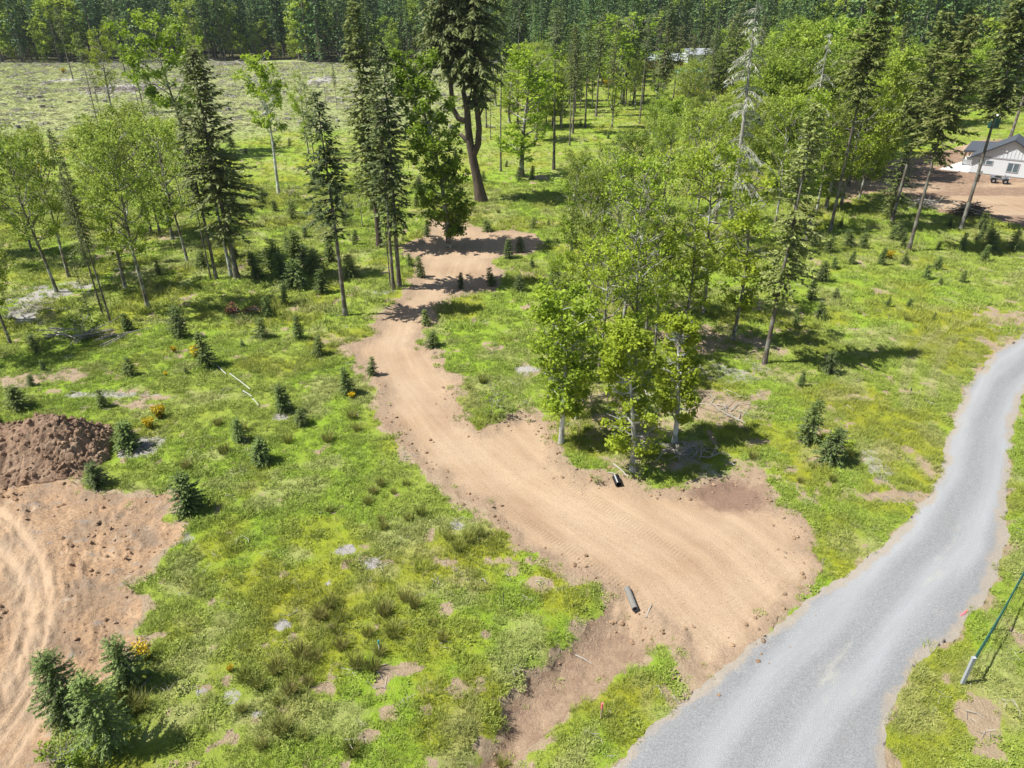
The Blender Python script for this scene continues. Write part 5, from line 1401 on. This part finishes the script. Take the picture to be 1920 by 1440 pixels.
MB().box(-.05, -.55, -.16, .05, .5, -.14).build('dark_strip', M['dark'], p2)  # thin near-black strip running lengthwise beneath the pipe

def stake(px, py, h, topmat, bodymat, label, r=.022, top=.35, name='survey_stake', cat='stake'):
    x, y = G(px, py); z = gz(x, y); o = empty(name, (x, y, z), rnd.random()); tag(o, label, cat)
    MB().tube([(0, 0, -.1), (0, 0, h * (1 - top))], r, 6).build('shaft', bodymat, o)
    MB().tube([(0, 0, h * (1 - top)), (0, 0, h)], r * 1.25, 6).build('flag_tape', topmat, o)
    return o
stake(1127, 1345, .75, M['pink'], M['stake'], 'wooden survey stake with a pink top beside the ditch', .03)
stake(712, 1222, .6, M['tarp2'], M['trim'], 'thin stake with a teal top among the dark rush clumps')
stake(944, 1130, .62, M['steel_post'], M['steel_post'], 'bare dark rod standing in the olive grass', .014)
stake(1705, 742, .5, M['steel_post'], M['stake'], 'short dark peg by the mown wheel arcs', .03)
x, y = G(1808, 1152); o = empty('marker_ribbon', (x, y, gz(x, y) + .02), .4); tag(o, 'strip of pink marker ribbon lying on the gravel road edge', 'ribbon')
MB().add([(-.22, -.03, 0), (0, -.02, .012), (.25, .05, 0), (.24, .10, .004), (0, .04, .02), (-.22, .02, .006), (-.22, -.03, -.012), (.25, .05, -.012), (.24, .1, -.012), (-.22, .02, -.012)],
         [(0, 1, 4, 5), (1, 2, 3, 4), (0, 5, 9, 6), (2, 7, 8, 3)]).build('ribbon_strip', M['pink'], o)

# fallen white pipes
for i, (a, b, lab) in enumerate((((404, 686), (425, 706), 'upper short white plastic pipe lying in the grass below the sapling'), ((433, 706), (470, 735), 'longest white plastic pipe lying in the grass'), ((458, 739), (473, 749), 'short white pipe scrap at the end of the longest pipe'), ((476, 753), (486, 765), 'lowest tiny white pipe scrap'))):
    A, B_ = G(*a), G(*b)
    o = empty('white_pipe', (A[0], A[1], gz(*A) + .11)); tag(o, lab, 'pipe', 'fallen white pipes')
    dz = gz(*B_) - gz(*A)
    MB().tube([(0, 0, 0), ((B_[0] - A[0]) / 2, (B_[1] - A[1]) / 2, dz / 2 + .02), (B_[0] - A[0], B_[1] - A[1], dz)], .024, 8).build('pipe_length', M['white'], o)
    MB().tube([(-.02, 0, 0), (.05 * np.sign(B_[0] - A[0]), .05 * (B_[1] - A[1]) / (B_[0] - A[0] + 1e-6), 0)], .046, 8).build('coupling', M['white'], o)

# fence at the right edge
def fence():
    base = [G(*p) for p in ((1805, 1280), (1862, 1185), (1905, 1105), (1945, 1040), (1985, 975))]
    x0, y0 = base[0]; z0 = gz(x0, y0)
    o = empty('wire_fence', (x0, y0, z0)); tag(o, 'low dark green net fence running from the white end post along the right edge', 'fence')
    rel = [(x - x0, y - y0, gz(x, y) - z0) for x, y in base]
    MB().box(-.06, -.045, -.1, .06, .045, 1.30).build('end_post', M['galv'], o, bevel=.008)
    MB().box(-.065, -.05, 1.302, .065, .05, 1.33).build('post_cap', M['galv'], o)
    for q in rel[1:]:
        MB().tube([(q[0], q[1], q[2] - .1), (q[0], q[1], q[2] + 1.18)], .022, 6).build('line_post', M['steel_post'], o)
    for hh, rr in ((1.16, .028), (.62, .008), (.1, .008)):
        pts = []
        for a, b in zip(rel[:-1], rel[1:]):
            for k in range(5):
                t = k / 5; pts.append((a[0] + (b[0] - a[0]) * t, a[1] + (b[1] - a[1]) * t, a[2] + (b[2] - a[2]) * t + hh - .10 * math.sin(math.pi * t) * (hh > 1)))
        MB().tube(pts, rr, 5).build('rail_wire', M['green_net'], o)
    mb = MB()
    for a, b in zip(rel[:-1], rel[1:]):
        L = math.hypot(b[0] - a[0], b[1] - a[1]); n_ = int(L / .12)
        for k in range(n_):
            t = k / n_; c = (a[0] + (b[0] - a[0]) * t, a[1] + (b[1] - a[1]) * t, a[2] + (b[2] - a[2]) * t)
            mb.tube([(c[0], c[1], c[2] + .08), (c[0], c[1], c[2] + 1.12 - .10 * math.sin(math.pi * t))], .0035, 3, False)
    g_ = mb.build('wire_mesh', M['green_net'], o); g_['kind'] = 'stuff'
fence()

# brush piles and fallen branches
def sticks(name, px, py, n_, rx, ry, hz, L, rad, mat, label, cat, seed, yaw=None):
    r = random.Random(seed); x, y = G(px, py); o = empty(name, (x, y, gz(x, y))); tag(o, label, cat)
    mb = MB(); mb2 = MB()
    for k in range(n_):
        a = (yaw + r.gauss(0, .5)) if yaw is not None else r.random() * 6.28
        l = L * r.uniform(.4, 1.1); cx, cy = r.gauss(0, rx * .45), r.gauss(0, ry * .45)
        cz = max(.03, hz * math.exp(-(cx / rx) ** 2 - (cy / ry) ** 2) * r.random()); t = r.gauss(0, .25)
        p0 = Vector((cx - math.cos(a) * l / 2, cy - math.sin(a) * l / 2, max(.01, cz - t * l / 2))); p1 = Vector((cx + math.cos(a) * l / 2, cy + math.sin(a) * l / 2, max(.01, cz + t * l / 2)))
        m_ = (p0 + p1) / 2 + Vector((r.gauss(0, .06), r.gauss(0, .06), r.random() * .06)) * l
        q = rad * r.uniform(.4, 1.2)
        (mb if k % 4 else mb2).tube([p0, m_, p1], [q, q * .8, q * .35], 5)
    a_ = mb.build('branches', mat, o); a_['kind'] = 'stuff'
    b_ = mb2.build('bleached_branches', M['debris'] if mat is not M['debris'] else M['bark_dead'], o); b_['kind'] = 'stuff'
sticks('brush_pile', 1815, 403, 260, 2.0, 1.5, 1.4, 2.0, .05, M['cut_wood'], 'dark burnt brush pile at the edge of the bare yard', 'brush pile', 1)
sticks('brush_pile', 1728, 388, 60, 1.8, .9, .8, 2.4, .04, M['bark_dead'], 'small heap of pale branches left of the dark brush pile', 'brush pile', 2)
sticks('brush_pile', 480, 586, 60, .9, .5, .4, .9, .035, M['red_wood'], 'small reddish brown brush heap beside a sapling in the left meadow', 'brush pile', 3)
sticks('broken_stump', 438, 585, 36, .35, .3, .8, .9, .05, M['red_wood'], 'splintered reddish stump standing in the left meadow', 'stump', 4)
sticks('fallen_branch', 175, 632, 26, 3.0, .5, .3, 3.6, .055, M['debris'], 'long bleached fallen branch at the edge of the left grove', 'branch', 5, yaw=.45)
sticks('fallen_branch', 60, 575, 60, 2.4, 1.6, .2, 1.6, .035, M['debris'], 'scatter of grey fallen branches under the left grove', 'branch', 6)
sticks('brush_pile', 1290, 850, 60, 2.2, .8, .15, 1.5, .03, M['debris'], 'thin grey branches strewn in shade right of the front maple', 'branch', 7)
sticks('fallen_branch', 1180, 735, 30, 2.0, 1.2, .15, 1.6, .035, M['debris'], 'pale branches lying inside the grove', 'branch', 8)
sticks('fallen_branch', 1345, 770, 40, 2.6, 1.6, .12, 1.4, .03, M['debris'], 'pale branches lying on the bare patch right of the grove', 'branch', 9)
sticks('fallen_branch', 268, 842, 60, .9, .6, .15, .7, .03, M['debris'], 'grey ash and charred sticks in a patch by the dirt mound', 'ash heap', 10)
sticks('fallen_branch', 250, 128, 30, 8, 1.0, .8, 6, .15, M['debris'], 'bleached logs along the far edge of the clear-cut, left', 'logs', 12, yaw=0)
sticks('fallen_branch', 430, 122, 30, 8, 1.0, .8, 7, .15, M['debris'], 'bleached logs along the far forest edge, right of the yellow maple', 'logs', 13, yaw=0)
sticks('brush_patch', 235, 170, 500, 18, 4, .8, 1.8, .05, plain('heather_brush', (.26, .20, .21), .9, .1, .4, 2), 'lavender grey dead brush patch in the clear-cut field', 'brush patch', 14)
for i, (a, b, rr, lab) in enumerate((((1150, 872), (1178, 896), .05, 'thin bare log pointing at the foot of the front maple'), ((1140, 888), (1160, 893), .035, 'thin pale stick just above the black culvert pipe'), ((1212, 1153), (1222, 1133), .035, 'broken board lying right of the concrete pipe'),
                             ((1080, 1205), (1112, 1218), .03, 'thin stick lying across the ditch'), ((1362, 732), (1388, 746), .04, 'pale stick on the bare patch right of the grove, apart from the others'), ((905, 1012 + 70), (913, 1092), .03, 'tiny stick in the grass near the sparse patch'))):
    A, B_ = G(*a), G(*b); za, zb = gz(*A), gz(*B_)
    o = link('fallen_stick', bpy.data.meshes.new('stick')); bpy.data.objects.remove(o)
    mb = MB().tube([(0, 0, rr), ((B_[0] - A[0]) * .5, (B_[1] - A[1]) * .5 + .02, (zb - za) * .5 + rr * 1.6), (B_[0] - A[0], B_[1] - A[1], zb - za + rr)], [rr, rr * .9, rr * .5], 7)
    o = mb.build('fallen_stick', M['debris']); o.location = (A[0], A[1], za); tag(o, lab, 'stick')

# ---------------------------------------------------------------- the house at the right edge
def window(x0, z0, w, h, parent, sash=1):
    f = MB()
    for a in ((x0 - .09, z0 - .09, x0 + w + .09, z0), (x0 - .09, z0 + h, x0 + w + .09, z0 + h + .09), (x0 - .09, z0, x0, z0 + h), (x0 + w, z0, x0 + w + .09, z0 + h)):
        f.box(a[0], -.055, a[1], a[2], -.002, a[3])
    fo = f.build('window', M['trimgrey'], parent)
    MB().box(x0, -.03, z0, x0 + w, -.012, z0 + h).build('pane', M['glass'], fo)
    for k in range(sash):
        c = x0 + w * (k + 1) / (sash + 1); MB().box(c - .03, -.045, z0, c + .03, -.031, z0 + h).build('mullion', M['trim'], fo)

def house():
    A = G(1816, 323); B_ = G(1920, 335)
    yaw = math.atan2(B_[1] - A[1], B_[0] - A[0])
    o = empty('house', (A[0], A[1], gz(*A) - .02), yaw); tag(o, 'single storey house with pale siding and charcoal gable roof', 'house')
    Wd, Dp, E, Pk = 8.0, 5.0, 2.12, 4.5
    MB().box(.0, .0, 0, Wd, Dp, E).build('wall', M['clap'], o)
    MB().prism([(0, 0.004, E + .14), (Wd, 0.004, E + .14), (Wd / 2, 0.004, Pk)], (0, Dp - .01, 0)).build('gable', M['clap'], o)
    MB().box(-.02, -.05, E, Wd + .02, -.002, E + .12).build('belly_band', M['trimgrey'], o)
    mb = MB()
    for k in range(1, 20):
        xx = k * .4; zt = E + .14 + (Pk - E - .14) * (1 - abs(xx - Wd / 2) / (Wd / 2))
        if zt - E > .3: mb.box(xx - .03, -.04, E + .121, xx + .03, .002, zt - .05)
    b = mb.build('batten', M['clap'], o); b['kind'] = 'stuff'
    sl = (Pk - E) / (Wd / 2)
    for s in (-1, 1):
        xe = Wd / 2 + s * (Wd / 2 + .35); ze = Pk + .02 - sl * (Wd / 2 + .35)
        a_, b_ = (xe, Wd / 2 - .001) if s < 0 else (Wd / 2 + .001, xe); za, zb = (ze, Pk + .02) if s < 0 else (Pk + .02, ze)
        MB().prism([(a_, -.4, za), (b_, -.4, zb), (b_, -.4, zb + .12), (a_, -.4, za + .12)], (0, Dp + .6, 0)).build('roof', M['shingle'], o)
        MB().prism([(a_, -.455, za - .06), (b_, -.455, zb - .06), (b_, -.455, zb + .14), (a_, -.455, za + .14)], (0, .05, 0)).build('fascia', M['trimdark'], o)
    window(.85, 1.32, 1.45, .42, o); window(4.1, .72, 1.15, 1.0, o)
    for xx in (2.9, 3.4): MB().box(xx, -.16, E + .95, xx + .14, -.002, E + 1.1).build('flood_light', M['trim'], o)
    # covered patio behind, off the left wall
    MB().prism([(-1.5, 3.6, 2.05), (4.2, 3.6, 2.35), (4.2, 3.6, 2.47), (-1.5, 3.6, 2.17)], (0, 8.6, 0)).build('patio_roof', M['shingle'], o)
    MB().prism([(-1.52, 3.54, 1.93), (.2, 3.54, 2.02), (.2, 3.54, 2.29), (-1.52, 3.54, 2.19)], (0, .055, 0)).build('patio_fascia', M['trimdark'], o)
    for xx, yy in ((-1.3, 4.6), (-1.3, 11.6)): MB().box(xx - .11, yy - .11, .12, xx + .11, yy + .11, 2.04).build('patio_post', M['cut_wood'], o)
    MB().box(2.0, 5.01, 0, 7.9, 12.0, 2.0).build('rear_wall', M['clap'], o)
    MB().prism([(-3.4, -.08, 0), (-.004, -.02, 0), (-.004, 12.3, 0), (-1.5, 12.3, 0), (-1.5, 7.3, 0)], (0, 0, .13)).build('patio_slab', M['slab'], o)
    MB().box(.0, -.07, 0, Wd, -.004, .14).build('foundation', M['concrete'], o)
    # barbecue beside the wall, on the slab
    c, s_ = math.cos(yaw), math.sin(yaw); gx, gy = A[0] + c * -.75 - s_ * 4.6, A[1] + s_ * -.75 + c * 4.6
    b = empty('barbecue_grill', (gx, gy, gz(*A) + .11), yaw); tag(b, 'covered grey barbecue grill standing on the patio slab', 'grill')
    MB().box(-.6, -.28, .1, .6, .28, .75).build('cabinet', M['metal'], b)
    MB().prism([(-.45, -.28, .76), (-.45, .28, .76), (-.45, .24, 1.05), (-.45, -.1, 1.12)], (.9, 0, 0)).build('lid', M['white'], b)
    for xx in (-.95, .62): MB().box(xx, -.25, .72, xx + .33, .25, .75).build('side_shelf', M['metal'], b)
    for xx in (-.5, .5): MB().tube([(xx, -.3, .09), (xx, -.2, .09)], .09, 10).build('wheel', M['rubber'], b)
house()

def quad_bike():
    x, y = G(1872, 343); o = empty('quad_bike', (x, y, gz(x, y)), -.5); tag(o, 'dark quad bike with small wheels parked in front of the house', 'quad bike')
    for sx_ in (-.62, .66):
        for sy_ in (-.42, .42):
            w = MB().tube([(sx_, sy_ - .13, .30), (sx_, sy_ - .11, .30), (sx_, sy_ + .11, .30), (sx_, sy_ + .13, .30)], [.24, .31, .31, .24], 18).build('wheel', M['rubber'], o)
            MB().tube([(sx_, sy_ - .145, .30), (sx_, sy_ + .145, .30)], .13, 12).build('rim', M['metal'], w)
    MB().prism([(-.95, -.24, .42), (.95, -.24, .42), (1.0, -.24, .62), (.6, -.24, .84), (.2, -.24, .66), (-.5, -.24, .66), (-1.0, -.24, .74)], (0, .48, 0)).build('body', M['atv'], o, bevel=.02)
    for sx_ in (-.66, .66):
        for sy_ in (-1, 1):
            MB().prism([(sx_ - .42, sy_ * .3, .58), (sx_ - .28, sy_ * .3, .72), (sx_ + .28, sy_ * .3, .72), (sx_ + .42, sy_ * .3, .58), (sx_ + .26, sy_ * .3, .67), (sx_ - .26, sy_ * .3, .67)], (0, sy_ * .26, 0)).build('fender', M['atv'], o)
    MB().prism([(-.6, -.16, .67), (.15, -.16, .70), (.1, -.16, .80), (-.55, -.16, .84)], (0, .32, 0)).build('seat', M['rubber'], o, bevel=.03)
    MB().tube([(.42, -.38, 1.02), (.5, -.1, .98), (.5, .1, .98), (.42, .38, 1.02)], .02, 6).build('handlebar', M['black'], o)
    MB().tube([(.62, 0, .75), (.5, 0, .98)], .03, 6).build('steering_column', M['black'], o)
    for xx in (-1.05, .55):
        mb = MB()
        for k in range(5): mb.tube([(xx, -.36 + k * .18, .88), (xx + .55, -.36 + k * .18, .88)], .013, 4)
        for q in (xx, xx + .55): mb.tube([(q, -.38, .88), (q, .38, .88)], .016, 4)
        for q in (xx + .1, xx + .45): mb.tube([(q, -.2, .68), (q, -.2, .88)], .013, 4); mb.tube([(q, .2, .68), (q, .2, .88)], .013, 4)
        mb.build('rack', M['metal'], o)
    for sy_ in (-.16, .16): MB().tube([(.93, sy_, .62), (1.0, sy_, .62)], .07, 10).build('headlight', M['trim'], o)
quad_bike()

x, y = G(1833, 341); o = empty('utility_post', (x, y, gz(x, y))); tag(o, 'dark utility post with a white box in front of the house wall', 'utility post')
MB().box(-.06, -.06, -.1, .06, .06, .95).build('post', M['cut_wood'], o)
MB().box(-.2, -.12, .95, .2, .08, 1.4).build('meter_box', M['white'], o, bevel=.01)
MB().tube([(.12, 0, 0), (.12, 0, .95)], .025, 6).build('conduit', M['metal'], o)
x, y = G(1861, 241); o = empty('portable_toilet', (x, y, gz(x, y)), .3); tag(o, 'teal portable toilet cabin at the foot of the trees behind the house', 'cabin')
MB().box(-.6, -.6, .05, .6, .6, 2.15).build('cabin', M['teal'], o, bevel=.03)
MB().prism([(-.65, -.65, 2.15), (.65, -.65, 2.15), (0, -.65, 2.4)], (0, 1.3, 0)).build('roof', M['trim'], o)
MB().box(-.4, -.64, .15, .4, -.605, 2.0).build('door', M['teal'], o)

def far_house(px, py, W_, D_, h, pk, roofmat, wallmat, yaw, label, z=0):
    x, y = G(px, py); o = empty('house', (x, y, gz(x, y) + z), yaw, (.8, .8, .8)); tag(o, label, 'house')
    MB().box(-W_ / 2, -D_ / 2, 0, W_ / 2, D_ / 2, h).build('wall', wallmat, o)
    for s in (-1, 1):
        MB().prism([(-W_ / 2 - .5, s * (D_ / 2 + .6), h - .15), (-W_ / 2 - .5, 0, pk), (-W_ / 2 - .5, 0, pk + .2), (-W_ / 2 - .5, s * (D_ / 2 + .6), h + .05)], (W_ + 1, 0, 0)).build('roof', roofmat, o)
    for q in (-W_ / 2 + .01, W_ / 2 - .11): MB().prism([(q, -D_ / 2, h), (q, D_ / 2, h), (q, 0, pk - .02)], (.1, 0, 0)).build('gable', wallmat, o)
    for k in range(3):
        xx = -W_ / 2 + W_ * (k + .5) / 3 - .6
        f = MB().box(xx - .1, -D_ / 2 - .06, 1.0, xx + 1.3, -D_ / 2 - .003, 2.3).build('window', M['trim'], o)
        MB().box(xx, -D_ / 2 - .09, 1.1, xx + 1.2, -D_ / 2 - .063, 2.2).build('pane', M['glass'], f)
M['barn'] = plain('barn_red', (.42, .12, .09), .8, .2, .1)
M['white_roof'] = plain('pale_metal_roof', (.50, .54, .57), .6, .4, .05)
M['grey_roof'] = plain('grey_roof', (.33, .35, .38), .8, .2, .15)
M['brown_roof'] = plain('brown_roof', (.36, .26, .20), .8, .2, .15)
M['tarp'] = plain('turquoise_roof', (.16, .40, .41), .6, .3, .15)
far_house(1245, 128, 13, 8, 3.2, 5.2, M['white_roof'], M['barn'], -.1, 'far house with white metal roof and red wall between the firs')
far_house(1306, 116, 12, 9, 3, 5.0, M['grey_roof'], M['clap'], .2, 'far grey-roofed house just right of the red-walled house')
far_house(1352, 112, 11, 8, 3, 4.8, M['brown_roof'], M['brown_roof'], .1, 'far brown-roofed shed right of the grey-roofed house')
far_house(1292, 146, 9, 5, 1.9, 2.8, M['tarp'], M['trim'], -.15, 'low far shelter with a turquoise roof above the yellow broom')
far_house(990, 92, 13, 9, 3.5, 6, M['grey_roof'], M['grey_roof'], .5, 'far grey house glimpsed among the firs left of centre')
far_house(1018, 116, 8, 5, 2.6, 3.8, M['tarp'], M['white'], .2, 'small pale blue far shed right of the glimpsed grey house')

resolve_labels()
